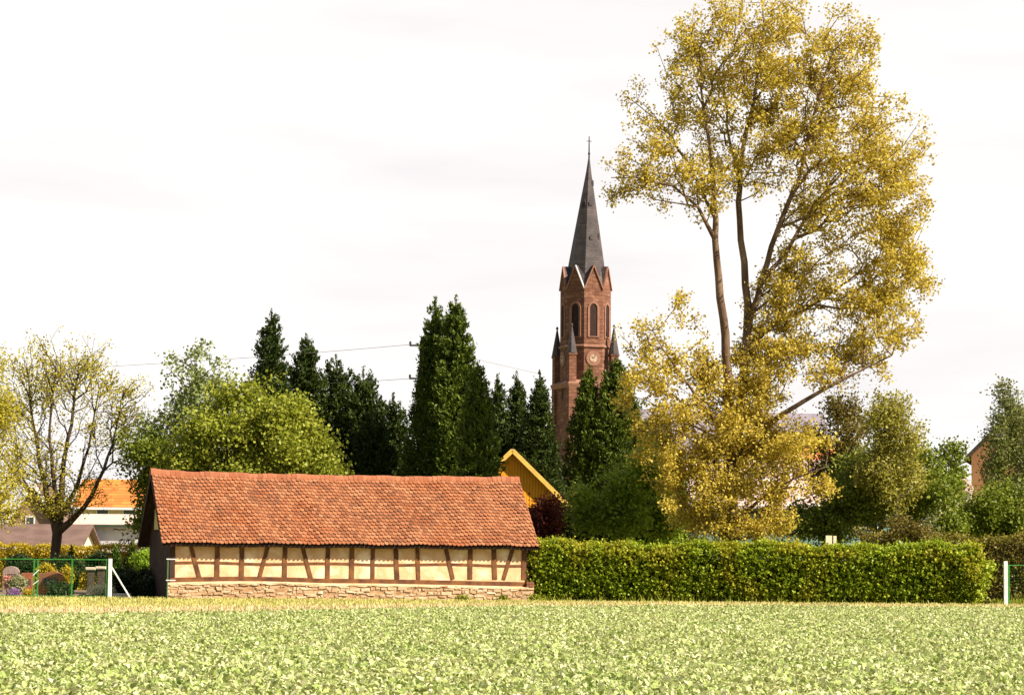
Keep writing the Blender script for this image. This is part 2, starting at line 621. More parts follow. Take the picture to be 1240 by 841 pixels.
def add_courses(m_, bw, bh, mortar):
    """lay stone courses over a wall material (vector = x+y, z)"""
    n, l = m_.node_tree.nodes, m_.node_tree.links
    b = n['Principled BSDF']
    src = b.inputs['Base Color'].links[0].from_socket
    t = n.new('ShaderNodeTexCoord'); sp = n.new('ShaderNodeSeparateXYZ'); cb = n.new('ShaderNodeCombineXYZ')
    ad = n.new('ShaderNodeMath'); ad.operation = 'ADD'
    l.new(t.outputs['Object'], sp.inputs[0])
    l.new(sp.outputs[0], ad.inputs[0]); l.new(sp.outputs[1], ad.inputs[1])
    l.new(ad.outputs[0], cb.inputs[0]); l.new(sp.outputs[2], cb.inputs[1])
    br = n.new('ShaderNodeTexBrick')
    br.inputs['Scale'].default_value = 1.0
    br.inputs['Brick Width'].default_value = bw
    br.inputs['Row Height'].default_value = bh
    br.inputs['Mortar Size'].default_value = bh * .09
    br.inputs['Color1'].default_value = (1, 1, 1, 1)
    br.inputs['Color2'].default_value = (.62, .60, .60, 1)
    br.inputs['Mortar'].default_value = (*mortar, 1)
    l.new(cb.outputs[0], br.inputs['Vector'])
    mi = n.new('ShaderNodeMix'); mi.data_type = 'RGBA'; mi.blend_type = 'MULTIPLY'
    mi.inputs[0].default_value = .8
    l.new(src, mi.inputs[6]); l.new(br.outputs['Color'], mi.inputs[7])
    l.new(mi.outputs[2], b.inputs['Base Color'])


add_courses(sand_m, .75, .36, (.5, .46, .44))
add_courses(slate_m, .5, .28, (.45, .45, .48))

# ------------------------------------------------------------------ ground
mb = MB()
S = 6000
mb.add([(-S, -200, 0), (S, -200, 0), (S, S, 0), (-S, S, 0)], [(0, 1, 2, 3)])
tag(mb.build('ground', ground_m), kind='structure')


def crop_edge(x):           # far edge of the crop (distance) as a function of X/Y
    t = x                   # photo column
    return np.interp(t, [-200, 0, 200, 400, 640, 900, 1300], [67, 69, 72.5, 78, 87, 91.5, 91.5])


cols = np.linspace(-260, 1500, 60)
mb = MB()
pts, fs = [], []
for i, c in enumerate(cols):
    ye = float(crop_edge(c))
    g = G(c, ye)
    pts.append((g[0], ye, 0.02))
    g2 = G(c, 12)
    pts.append((g2[0] * 2.2, -5, 0.02))
for i in range(len(cols) - 1):
    fs.append((2 * i + 1, 2 * i + 3, 2 * i + 2, 2 * i))
mb.add(pts, fs)
tag(mb.build('field', soil_m), kind='structure')

# crop: rosettes of broad pale leaves
def crop():
    Y = []
    X = []
    for (ya, yb, dens) in ((26, 45, 46), (45, 65, 34), (65, 92, 24)):
        hw0, hw1 = yb * 0.2 + 3.5, yb * 0.2 + 3.5
        n = int((yb - ya) * 2 * hw0 * dens)
        y = RG.uniform(ya, yb, n); x = RG.uniform(-hw0, hw0, n)
        k = np.abs(x) < y * 0.2 + 3.5
        Y.append(y[k]); X.append(x[k])
    X = np.concatenate(X); Y = np.concatenate(Y)
    px = CX + F * X / Y
    k = Y < crop_edge(px) - RG.uniform(0, 0.6, len(Y))
    # patchy sowing
    gap = np.sin(X * 0.9 + 2 * np.sin(Y * 0.31)) * np.sin(Y * 0.45 + 1.3 * np.sin(X * 0.5))
    k &= (gap > -0.88) | (RG.uniform(size=len(Y)) < 0.35)
    X, Y = X[k], Y[k]
    n = len(X)
    m_ = 8
    ang = RG.uniform(0, 2 * pi, (n, 1)) + np.arange(m_)[None] * (2 * pi / m_) + RG.normal(size=(n, m_)) * 0.3
    el = RG.uniform(0.15, 1.25, (n, m_))
    L = RG.uniform(0.04, 0.105, (n, m_)) * RG.uniform(0.75, 1.25, (n, 1))
    d = np.stack([np.cos(ang) * np.cos(el), np.sin(ang) * np.cos(el), np.sin(el)], -1)
    s_ = np.stack([-np.sin(ang), np.cos(ang), np.zeros_like(ang)], -1)
    s_ = s_ + RG.normal(size=s_.shape) * 0.35
    nn = np.cross(d, s_)
    b = np.stack([X, Y, np.full(n, 0.03)], -1)[:, None] + d * 0.03
    b = b + np.array([0, 0, 1]) * RG.uniform(0, 0.07, (n, m_, 1))
    W = L * RG.uniform(0.38, 0.6, (n, m_))
    mid = b + d * L[..., None] * 0.5 
    tip = b + d * L[..., None] * 0.95 - np.array([0, 0, 1]) * (L * RG.uniform(0.1, 0.5, (n, m_)))[..., None]
    V = np.empty((n, m_, 6, 3))
    V[:, :, 0] = b + s_ * 0.008
    V[:, :, 1] = b - s_ * 0.008
    V[:, :, 2] = mid - s_ * W[..., None] / 2
    V[:, :, 3] = mid + s_ * W[..., None] / 2
    V[:, :, 4] = tip - s_ * W[..., None] * .22
    V[:, :, 5] = tip + s_ * W[..., None] * .22
    k = n * m_
    base = (np.arange(k) * 6)[:, None]
    Fq = np.concatenate([base + np.array([[0, 1, 2, 3]]), base + np.array([[3, 2, 4, 5]])])
    o = mesh_np('crop_plants', V.reshape(-1, 3), Fq, leaf_crop)
    tag(o, 'pale green leafy crop covering the whole field in the foreground', 'crop', kind='stuff')


crop()


def blades(name, X, Y, h, wd, m_, label, cat='grass', z0=0.0, lean=0.35):
    n = len(X)
    b = np.stack([X, Y, np.full(n, z0)], -1)
    an = RG.uniform(0, 2 * pi, n)
    s_ = np.stack([np.cos(an), np.sin(an), 0 * an], -1) * (wd / 2)
    H = h * RG.uniform(0.5, 1.3, (n, 1))
    t = b + np.array([0, 0, 1]) * H + RG.normal(size=(n, 3)) * np.array([1, 1, 0]) * H * lean
    V = np.empty((n, 4, 3))
    V[:, 0] = b - s_; V[:, 1] = b + s_; V[:, 2] = t + s_ * .3; V[:, 3] = t - s_ * .3
    o = mesh_np(name, V.reshape(-1, 3), np.arange(4 * n).reshape(n, 4), m_)
    return tag(o, label, cat, kind='stuff') if label else o


# verge between field and barn
def verge():
    n = 120000
    Y = RG.uniform(62, 101, n)
    X = RG.uniform(-24, 24, n)
    px = CX + F * X / Y
    e = crop_edge(px)
    k = (Y > e) & (px > -120) & (px < 1400)
    # keep off the barn and hedge
    k &= ~((px > 205) & (px < 1210) & (Y > 99.6 + np.maximum(0, (px - 205)) * 0.0095) & (px < 645))
    X, Y, e = X[k], Y[k], e[k]
    straw = (Y - e) < np.clip((100 - e) * 0.27, 1.5, 9) * RG.uniform(0.5, 1.1, len(Y))
    blades('verge_grass', X[~straw], Y[~straw], 0.11, 0.05, grass_m, 'short yellowish green grass strip in front of fence and barn')
    blades('dry_grass', X[straw], Y[straw], 0.17, 0.045, straw_m, 'pale dry straw coloured grass along the field edge')


verge()

# ------------------------------------------------------------------ barn
TH = R(17.5)
B0 = G(207, 100.0)
barn = thing('timber_framed_barn', 'long low half-timbered barn with red clay tile roof and rubble stone plinth beside the field', 'barn', B0, TH)
ux = np.array([cos(TH), sin(TH), 0]); vx = np.array([-sin(TH), cos(TH), 0])


def ub(px, v=0.0, z=1.5):
    """u along the front wall that projects to photo column px"""
    lo, hi = -3.0, 20.0
    for _ in range(40):
        md = (lo + hi) / 2
        q = B0 + ux * md + vx * v + np.array([0, 0, z])
        if proj(q)[0] < px: lo = md
        else: hi = md
    return (lo + hi) / 2


def zb(px, py, v=0.0):
    u = ub(px, v)
    Yd = (B0 + ux * u + vx * v)[1]
    return P(px, py, Yd)[2]


L = ub(637)
Wd = 4.6
EZ = zb(400, 659.5, -0.42)
RZ = zb(400, 575.5, Wd / 2)
LU0, LU1 = ub(196, -0.42, EZ), ub(653, -0.42, EZ)
RUN = Wd / 2 + 0.42


def roof_dz(u, t):
    """sag and waviness; t 0 eave .. 1 ridge"""
    q = max(0, min(1, (u - LU0) / (LU1 - LU0)))
    return (-0.07 * sin(pi * q) * t + 0.05 * (q < .08) * t * (1 - q / .08) + 0.018 * sin(u * 2.1 + t * 3) * (1 - .4 * t) + 0.012 * sin(u * 5.3 + 1 + 4 * t))


# plaster infill (one wall body) ; 3 cm behind the timber faces
mb = MB()
mb.box(0.03, L - 0.03, 0.03, 0.2, 0.7, EZ + 0.28)
mb.build('plaster_wall', plaster_m, barn)
mb = MB()
mb.box(0.03, L - .03, Wd - .2, Wd - .03, 0.3, EZ + .28)
mb.build('rear_wall', plaster_m, barn)
# timbers
TZ0, TZ1 = 0.84, EZ + 0.27
def plinth_top(u):
    return 0.66 + 0.06 * sin(pi * min(1, u / 6)) - 0.09 * max(0, u - 8) / 6


posts = [209, 263.3, 292.9, 345, 397, 426.2, 451.6, (478.5, 481.4), (504.6, 507.2), 569.6, (597.6, 599.6), 634.5]
for p in posts:
    a, b = p if isinstance(p, tuple) else (p, p)
    w_ = 0.17 * random.uniform(0.9, 1.12)
    if p == 209: w_ = 0.2
    ut, ubo = ub(a), ub(b)
    mb = MB()
    k = 5
    for i in range(k):
        t0, t1 = i / k, (i + 1) / k
        ua = ubo + (ut - ubo) * t0 + (random.uniform(-.01, .01) if i else 0); ub_ = ubo + (ut - ubo) * t1
        mb.add([(ua - w_ / 2, 0, TZ0 + (TZ1 - TZ0) * t0), (ua + w_ / 2, 0, TZ0 + (TZ1 - TZ0) * t0), (ub_ + w_ / 2, 0, TZ0 + (TZ1 - TZ0) * t1), (ub_ - w_ / 2, 0, TZ0 + (TZ1 - TZ0) * t1),
                (ua - w_ / 2, .12, TZ0 + (TZ1 - TZ0) * t0), (ua + w_ / 2, .12, TZ0 + (TZ1 - TZ0) * t0), (ub_ + w_ / 2, .12, TZ0 + (TZ1 - TZ0) * t1), (ub_ - w_ / 2, .12, TZ0 + (TZ1 - TZ0) * t1)],
               [(0, 1, 2, 3), (1, 5, 6, 2), (0, 3, 7, 4)])
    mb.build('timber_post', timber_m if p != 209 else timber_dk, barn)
for a, b in ((227.5, 242), (327, 314.5), (363, 377), (537, 549), (624, 610)):
    mb = MB()
    za, zz = TZ1, TZ0
    mb.beam((ub(b), .045, zz), (ub(a), .045, za), 0.15, 0.10, up=(0, -1, 0))
    mb.build('timber_brace', timber_m, barn)
# rail, in pieces between posts with a slight wave, 4 mm behind
mb = MB()
us = np.linspace(0.1, L - 0.1, 40)
for i in range(39):
    z0 = zb(400, 682.5) + .025 * sin(us[i] * 1.3); z1 = zb(400, 682.5) + .025 * sin(us[i + 1] * 1.3)
    mb.add([(us[i], .012, z0 - .05), (us[i + 1], .012, z1 - .05), (us[i + 1], .012, z1 + .05), (us[i], .012, z0 + .05),
            (us[i], .1, z0 - .05), (us[i + 1], .1, z1 - .05), (us[i + 1], .1, z1 + .05), (us[i], .1, z0 + .05)],
           [(0, 1, 2, 3), (3, 2, 6, 7), (0, 4, 5, 1)])
mb.build('timber_rail', timber_m, barn)
mb = MB()
us = np.linspace(-0.02, L + 0.1, 41)
for i in range(40):
    a0, a1 = plinth_top(us[i]), plinth_top(us[i + 1])
    mb.add([(us[i], -.03, a0 - .02), (us[i + 1], -.03, a1 - .02), (us[i + 1], -.03, a1 + .17), (us[i], -.03, a0 + .17),
            (us[i], .1, a0 - .02), (us[i + 1], .1, a1 - .02), (us[i + 1], .1, a1 + .17), (us[i], .1, a0 + .17)],
           [(0, 1, 2, 3), (3, 2, 6, 7), (0, 4, 5, 1)])
mb.build('timber_sill', timber_m, barn)
# wall plate under the eave
MB().box(-.3, L + .3, -.02, .14, EZ + .26, EZ + .42).build('wall_plate', timber_dk, barn)

# plinth: core + stones
mb = MB()
us = np.linspace(-0.12, L + 0.28, 30)
for i in range(29):
    a0, a1 = plinth_top(us[i]), plinth_top(us[i + 1])
    mb.add([(us[i], -.16, -0.05), (us[i + 1], -.16, -0.05), (us[i + 1], -.16, a1 - .1), (us[i], -.16, a0 - .1), (us[i], .12, a0 - .015), (us[i + 1], .12, a1 - .015)],
           [(0, 1, 2, 3), (3, 2, 5, 4)])
mb.box(L + .24, L + .27, -.16, Wd + .1, -.05, .55)
pc = mb.build('plinth', gap_m, barn)
mb = MB()
rowh = [0.13, 0.12, 0.13, 0.1, 0.12, 0.1]


def stone(mb, a, b, z0, z1, y):
    """irregular flat stone with chamfered front"""
    j = lambda s: random.uniform(-s, s)
    o = [(a + j(.025), z0 + j(.02)), ((a + b) / 2 + j(.04), z0 + j(.02)), (b + j(.025), z0 + j(.02)), (b + j(.025), z1 + j(.025)), ((a + b) / 2 + j(.04), z1 + j(.03)), (a + j(.025), z1 + j(.025))]
    cxx, czz = (a + b) / 2, (z0 + z1) / 2
    y1 = y - random.uniform(.02, .06)
    n = 6
    vs_ = [(p[0], y, p[1]) for p in o] + [(cxx + (p[0] - cxx) * .82, y1 + j(.012), czz + (p[1] - czz) * .72) for p in o]
    fs = [tuple(range(6, 12))] + [(i, (i + 1) % n, n + (i + 1) % n, n + i) for i in range(n)]
    mb.add(vs_, fs)


def rubble():
    z = -0.03
    ri = 0
    while z < .62:
        h = random.uniform(.07, .13)
        u = -0.14 + random.uniform(-.05, .05)
        while u < L + 0.26:
            wst = random.uniform(0.1, 0.5) ** 1.1
            b = min(u + wst, L + .28)
            top = plinth_top((u + b) / 2)
            wob = .035 * sin(u * 2.3 + ri * 1.9) + .02 * sin(u * 6.1 + ri)
            g_ = random.uniform(.0, .022)
            zz0, zz1 = z + g_ + wob, min(z + h * random.uniform(.75, 1.25) + wob, top - .04)
            if zz1 - zz0 > 0.03 and b - u > .07 and random.random() < 0.86:
                stone(mb, u + g_, b - random.uniform(0, .02), zz0, zz1, -.155 + random.uniform(-.004, .012))
            u = b
        z += h
        ri += 1


rubble()
mb.build('stone_facing', stone_m, barn)
mb = MB()      # pale mortar weathering on top of the plinth
us = np.linspace(-0.13, L + 0.27, 60)
for i in range(59):
    a0, a1 = plinth_top(us[i]), plinth_top(us[i + 1])
    j0 = .02 * sin(us[i] * 7) + .015 * sin(us[i] * 17); j1 = .02 * sin(us[i + 1] * 7) + .015 * sin(us[i + 1] * 17)
    mb.add([(us[i], -.20, a0 - .11 - j0), (us[i + 1], -.20, a1 - .11 - j1), (us[i + 1], -.19, a1 - .06), (us[i], -.19, a0 - .06), (us[i], -.035, a0 - .005), (us[i + 1], -.035, a1 - .005)],
           [(0, 1, 2, 3), (3, 2, 5, 4)])
mb.build('mortar_cap', mortar_m, barn)
mb = MB()
for i in range(2):
    for k in range(3):
        mb.box(L - .02 + k * .1, L + .075 + k * .1, -.19, .1, .56 + i * .1, .65 + i * .1, jit=.008)
mb.build('brick_block', brick_m, barn)

# gable ends: vertical planks with a pale infill panel high up
RZg = RZ - 0.08
for side, u0 in ((0, 0.0), (1, L)):
    mb = MB()
    n = 22
    sgn = -1 if side == 0 else 1
    for i in range(n):
        v0 = Wd * i / n + .004; v1 = Wd * (i + 1) / n - .004
        def top(v):
            t = 1 - abs(v - Wd / 2) / (RUN)
            return EZ + (RZ - EZ) * t - 0.12
        d = random.uniform(0, .012)
        mb.add([(u0 + sgn * (.02 + d), v0, .0), (u0 + sgn * (.02 + d), v1, .0), (u0 + sgn * (.02 + d), v1, top(v1)), (u0 + sgn * (.02 + d), v0, top(v0)),
                (u0 - sgn * .02, v0, .0), (u0 - sgn * .02, v1, .0), (u0 - sgn * .02, v1, top(v1)), (u0 - sgn * .02, v0, top(v0))],
               [(0, 1, 2, 3), (0, 4, 5, 1), (1, 5, 6, 2), (2, 6, 7, 3), (3, 7, 4, 0), (7, 6, 5, 4)])
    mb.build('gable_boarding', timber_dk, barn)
# pale panel on the left gable
mb = MB()
mb.prism([(3.4, EZ + .55), (2.2, EZ + .55), (2.9, EZ + 1.4), (3.3, EZ + 1.35)], -.075, -.045, 'x')
mb.build('gable_panel', mat('pale_panel', s2l((206, 186, 120)), s2l((190, 170, 104)), rough=.9), barn)

# roof slab, tiles, ridge
slope = sqrt(RUN ** 2 + (RZ - EZ) ** 2)
mb = MB()
nu = 24
for side in (0, 1):
    for i in range(nu):
        ua = LU0 + .03 + (LU1 - LU0 - .06) * i / nu; ubb = LU0 + .03 + (LU1 - LU0 - .06) * (i + 1) / nu
        def rp(u, t, dn):
            v = -0.42 + RUN * (.035 + t * .965)
            if side: v = Wd - v
            return (u, v, EZ + (RZ - EZ) * t + roof_dz(u, t) - dn)
        q = [rp(ua, 0, .03), rp(ubb, 0, .03), rp(ubb, 1, .03), rp(ua, 1, .03), rp(ua, 0, .11), rp(ubb, 0, .11), rp(ubb, 1, .14), rp(ua, 1, .14)]
        mb.add(q, [(0, 1, 2, 3), (7, 6, 5, 4), (0, 4, 5, 1), (0, 3, 7, 4), (1, 5, 6, 2)])
mb.build('roof_boarding', timber_dk, barn)
# verge boards
for u0 in (LU0 + .01, LU1 - .01):
    mb = MB()
    for side in (0, 1):
        v0 = -.41 if side == 0 else Wd + .41
        mb.beam((u0, v0, EZ - .07), (u0, Wd / 2, RZ - .1), .035, .16, up=(0, 0, 1))
    mb.build('verge_board', timber_dk, barn)
rows = 21
tw = 0.168
nt_ = int((LU1 - LU0) / tw)
tw = (LU1 - LU0) / nt_
ex = slope / rows
TV, TF = [], []
dirv = np.array([0, RUN / slope, (RZ - EZ) / slope])
nrmv = np.array([0, -(RZ - EZ) / slope, RUN / slope])
shape = [(-.5, 1.0), (-.5, .34), (-.42, .14), (-.22, .025), (0, 0), (.22, .025), (.42, .14), (.5, .34), (.5, 1.0)]
for side in (0, 1):
    for r in range(rows):
        for c in range(-1, nt_ + 1):
            uc = LU0 + (c + .5 + (.5 if r % 2 else 0)) * tw
            if uc + tw * .5 < LU0 + .03 or uc - tw * .5 > LU1 - .03: continue
            lift = random.uniform(0, .008) + (0.02 if random.random() < .02 else 0)
            s0 = ex * r - .02 + random.uniform(-.008, .008)
            tl = ex * 1.7
            tt = min(1, r / rows)
            dz = roof_dz(uc, tt)
            yaw = random.uniform(-.03, .03)
            top_, bot_ = [], []
            for (a, b) in shape:
                x = a * (tw - .012); s_ = b * tl
                x, s_ = x + yaw * s_, s_ - yaw * x
                h = .062 * (1 - b) + lift * (1 - b) + .012
                base = np.array([min(max(uc + x, LU0), LU1), -.42, EZ + dz]) + dirv * (s0 + s_)
                p = base + nrmv * (h)
                q = base + nrmv * (h - .022)
                if s0 + s_ > slope:       # keep below the ridge
                    e_ = s0 + s_ - slope
                    p = p - dirv * e_; q = q - dirv * e_
                if side: p[1] = Wd - p[1]; q[1] = Wd - q[1]
                top_.append(p); bot_.append(q)
            b0 = len(TV)
            TV += top_ + bot_
            n = len(shape)
            TF.append(tuple(range(b0, b0 + n)))
            for i in range(n - 1):
                TF.append((b0 + i, b0 + n + i, b0 + n + i + 1, b0 + i + 1))
mb = MB(); mb.v = [tuple(map(float, t)) for t in TV]; mb.f = TF
mb.build('roof_tiles', tile_m, barn)
mb = MB()
k = int((LU1 - LU0) / .19)
for i in range(k):
    a = LU0 - .02 + (LU1 - LU0 + .02) * i / k; b = LU0 - .02 + (LU1 - LU0 + .02) * (i + 1) / k + .03
    if i == k - 1: b = LU1
    dz = roof_dz(a, 1) + random.uniform(-.004, .004)
    ring = []
    for j in range(7):
        an = pi * j / 6
        ring.append((cos(an) * .15, sin(an) * .10))
    ring = [(-.21, -.17)] + ring[::-1] + [(.21, -.17)]
    ring2 = [(-.18, -.17)] + [(q[0] * .86, q[1] - .03) for q in ring[1:-1]] + [(.18, -.17)]
    pts = []
    for u_, sc_ in ((a, 1.0), (b, .93)):
        pts += [(u_, Wd / 2 + q[0] * sc_, RZ + .0 + q[1] * sc_ + dz) for q in ring]
    n = len(ring)
    fs = [(j, j + 1, n + j + 1, n + j) for j in range(n - 1)]
    fs += [tuple(range(n)), tuple(range(2 * n - 1, n - 1, -1))]
    mb.add(pts, fs)
mb.build('ridge_tiles', ridge_m, barn)

# ------------------------------------------------------------------ church
YC = 280.0
CH = G(707.3, YC)
church = thing('church', 'red sandstone church with octagonal tower and tall slate spire rising behind the trees', 'church', CH, R(18))
cz = lambda py: float(P(707, py, YC)[2])
kc = YC / F
ap = 28.4 * kc
cr_ = ap / cos(pi / 8)
z_val, z_peak, z_apex = cz(352), cz(325), cz(189)
z_led = cz(467)
ph8 = pi / 8
mb = MB()
mb.cone(0, 0, [(z_led, cr_), (z_val, cr_)], 8, ph8)
tower = mb.build('tower', sand_m, church)
# gables (faces at angles k*45deg); wall triangles with thickness
gab, roofs, cop, copw = MB(), MB(), MB(), MB()
z_sp0 = z_val
def spire_ap(z):      # apothem of the spire at height z
    t = (z_apex - z) / (z_apex - cz(322))
    return 20.2 * kc * t
for k in range(8):
    a = k * pi / 4
    nx, ny = cos(a), sin(a)
    tx, ty = -ny, nx
    h = cr_ * sin(pi / 8)
    def W3(al, out_, z): return (nx * out_ + tx * al, ny * out_ + ty * al, z)
    gab.add([W3(-h, ap + .01, z_val), W3(h, ap + .01, z_val), W3(0, ap + .01, z_peak), W3(-h * .8, ap - .3, z_val), W3(h * .8, ap - .3, z_val), W3(0, ap - .3, z_peak)],
            [(0, 1, 2), (5, 4, 3), (0, 3, 4, 1)])
    oi = spire_ap(z_peak) - .05
    roofs.add([W3(0, ap + .12, z_peak + .12), W3(h + .05, ap + .10, z_val + .02), W3(0, oi, z_peak + .12)], [(0, 1, 2)])
    roofs.add([W3(0, ap + .12, z_peak + .12), W3(-h - .05, ap + .10, z_val + .02), W3(0, oi, z_peak + .12)], [(0, 2, 1)])
    a2 = a + pi / 4
    I1 = W3(0, oi, z_peak + .12)
    I2 = (cos(a2) * oi, sin(a2) * oi, z_peak + .12)
    am = a + pi / 8
    Cn = (cos(am) * (cr_ + .08), sin(am) * (cr_ + .08), z_val + .02)
    roofs.add([I1, Cn, I2], [(0, 1, 2)])
    for sg in (-1, 1):
        (copw if (k == 5 and sg == 1) else cop).beam(W3(sg * (h + .02), ap + .06, z_val - .02), W3(0, ap + .06, z_peak + .09), .26 if (k == 5 and sg == 1) else .20, .10, up=(tx * sg * .5, ty * sg * .5, .8))
gab.build('tower_gable', sand_m, church)
roofs.build('gable_roof', slate_m, church)
cop.build('gable_coping', sandtrim_m, church)
copw.build('sunlit_flashing', sunlit_lead_m, church)  # lone pale lead strip, sunlight on that slope put into its colour
# spire, leaning very slightly like the real one
mb = MB()
lean = 3.2 * kc
rings = []
for i in range(9):
    z = z_val + (z_apex - z_val) * i / 8
    rings.append((z, max(.05, spire_ap(z) / cos(pi / 8) * (1 + .02 * sin(pi * i / 8)))))
mb.cone(0, 0, rings, 8, ph8)
LX, LYy = lean * cos(R(-18)), lean * sin(R(-18))
mb.v = [(x + LX * max(0, (z - z_val) / (z_apex - z_val)), y + LYy * max(0, (z - z_val) / (z_apex - z_val)), z) for x, y, z in mb.v]
mb.build('spire', slate_m, church)
def spt(z):
    t = (z - z_val) / (z_apex - z_val)
    return LX * t, LYy * t
for (z, k) in ((cz(250), 6), (cz(292), 6), (cz(290), 7), (cz(250), 5), (cz(225), 7)):
    a = k * pi / 4
    nx, ny = cos(a), sin(a); tx, ty = -ny, nx
    sx, sy = spt(z)
    o = spire_ap(z)
    mb = MB()
    w2 = .16
    pts = []
    for al, dz in ((-w2, 0), (w2, 0), (w2, .4), (0, .6), (-w2, .4)):
        for ou in (o + .10, o - .35):
            pts.append((sx + nx * ou + tx * al, sy + ny * ou + ty * al, z + dz))
    f = [(0, 2, 4, 6, 8), (9, 7, 5, 3, 1)] + [(2 * i, 2 * i + 1, (2 * i + 3) % 10, (2 * i + 2) % 10) for i in range(5)]
    mb.add(pts, f)
    mb.build('spire_dormer', slate_m, church)
# cross
ax_, ay_ = LX, LYy
mb = MB()
mb.tube([(ax_, ay_, z_apex - .4), (ax_, ay_, cz(165))], [.09, .05], 6)
mb.cone(ax_, ay_, [(z_apex + .1, .05), (z_apex + .2, .13), (z_apex + .32, .13), (z_apex + .42, .05)], 8)
zc = cz(171)
mb.beam((ax_ - .27, ay_, zc), (ax_ + .27, ay_, zc), .07, .07)
mb.build('spire_cross', metal_m, church)
# belfry windows with frames and louvres
def arch(w_, h, n=8):
    pts = [(-w_ / 2, 0), (w_ / 2, 0)]
    for i in range(n + 1):
        an = pi * i / n
        pts.append((w_ / 2 * cos(an), h - w_ / 2 + w_ / 2 * 1.25 * sin(an)))
    return pts
def on_face(k, poly, o0, o1, z0, name, m_, par, al0=0.0):
    a = k * pi / 4
    nx, ny = cos(a), sin(a); tx, ty = -ny, nx
    n = len(poly)
    pts = []
    for o in (o0, o1):
        pts += [(nx * o + tx * (p[0] + al0), ny * o + ty * (p[0] + al0), z0 + p[1]) for p in poly]
    mb = MB().add(pts, [tuple(range(n)), tuple(range(2 * n - 1, n - 1, -1))] + [(i, i + n, (i + 1) % n + n, (i + 1) % n) for i in range(n)])
    return mb.build(name, m_, par)
zw0, zw1 = cz(409), cz(371)
for k in range(8):
    H = zw1 - zw0
    fr = []
    ou = arch(1.3, H + .28); inn = arch(.84, H)
    # frame ring
    a = k * pi / 4
    nx, ny = cos(a), sin(a); tx, ty = -ny, nx
    mb = MB()
    n = len(ou)
    def q(p, o, dz=0): return (nx * o + tx * p[0], ny * o + ty * p[0], zw0 + p[1] + dz)
    pts = [q(p, ap + .10, -.1) for p in ou] + [q(p, ap + .10) for p in inn] + [q(p, ap - .02, -.1) for p in ou] + [q(p, ap - .25) for p in inn]
    fs = []
    for i in range(n):
        j = (i + 1) % n
        fs += [(i, j, n + j, n + i), (2 * n + i, 2 * n + j, j, i), (n + i, n + j, 3 * n + j, 3 * n + i)]
    mb.add(pts, fs)
    wf = mb.build('belfry_window', sandtrim_m, church)
    on_face(k, inn, ap + .015, ap - .02, zw0, 'louvre', dark_m, wf)
# string course and the lower ledges
MB().cone(0, 0, [(cz(422.5), cr_ + .02), (cz(422), cr_ + .16), (cz(420.5), cr_ + .16), (cz(419), cr_ + .02)], 8, ph8).build('string_course', sandtrim_m, church)
# clock on faces 6 and neighbours (face 6 = towards the camera)
for k in (6, 4, 0):
    a = k * pi / 4
    nx, ny = cos(a), sin(a); tx, ty = -ny, nx
    zc_ = cz(435.5)
    def disc(r, o0, o1, n=24, ri=None):
        mb = MB()
        ring = [(r * cos(2 * pi * i / n), r * sin(2 * pi * i / n)) for i in range(n)]
        f = lambda p, o: (nx * o + tx * p[0], ny * o + ty * p[0], zc_ + p[1])
        mb.add([f(p, o0) for p in ring] + [f(p, o1) for p in ring], [tuple(range(n)), tuple(range(2 * n - 1, n - 1, -1))] + [(i, i + n, (i + 1) % n + n, (i + 1) % n) for i in range(n)])
        return mb, f
    mb, f = disc(.80, ap + .10, ap - .05)
    cf = mb.build('clock', sandtrim_m, church)
    mb, f = disc(.42, ap + .14, ap + .05)
    mb.build('clock_face', clock_m, cf)
    mb = MB()
    for an, l_ in ((1.1, .42), (2.6, .28)):
        mb.beam(f((0, 0), ap + .16), f((l_ * cos(an), l_ * sin(an)), ap + .16), .05, .03, up=(nx, ny, 0))
    mb.build('clock_hands', metal_m, cf)
# square lower stage with buttresses and pinnacles
a_ = 27 * kc
hb = a_ + .42
mb = MB()
mb.box(-hb + .25, hb - .25, -hb + .25, hb - .25, 0, z_led)
mb.build('tower_base', sand_m, church)
MB().cone(0, 0, [(z_led - .35, (hb) * sqrt(2)), (z_led, (hb + .12) * sqrt(2)), (z_led + .15, (hb + .12) * sqrt(2)), (z_led + .5, (hb - .5) * sqrt(2))], 4, pi / 4).build('ledge', sandtrim_m, church)
for sx in (-1, 1):
    for sy in (-1, 1):
        x, y = sx * a_, sy * a_
        pn = MB()
        s2 = .40
        pn.cone(x, y, [(0, s2 * 1.6), (z_led - .1, s2 * 1.5), (z_led, s2 * 1.41), (cz(433), s2 * 1.41), (cz(432), s2 * 1.7), (cz(430), s2 * 1.7)], 4, pi / 4)
        pno = pn.build('pinnacle', sand_m if (sx, sy) != (-1, -1) else sand_m, church)
        MB().cone(x, y, [(cz(430), s2 * 1.45), (cz(398), .07), (cz(397), .14), (cz(396), .14), (cz(394), .04)], 8, ph8).build('pinnacle_spire', slate_m, pno)
# small arched niches in the lower stage
for k, al in ((6, -2.0), (6, 1.2), (4, 0.0), (4, 1.5)):
    on_face(k, arch(.5, 1.3), hb - .22, hb - .4, cz(485), 'niche', dark_m, church, al)
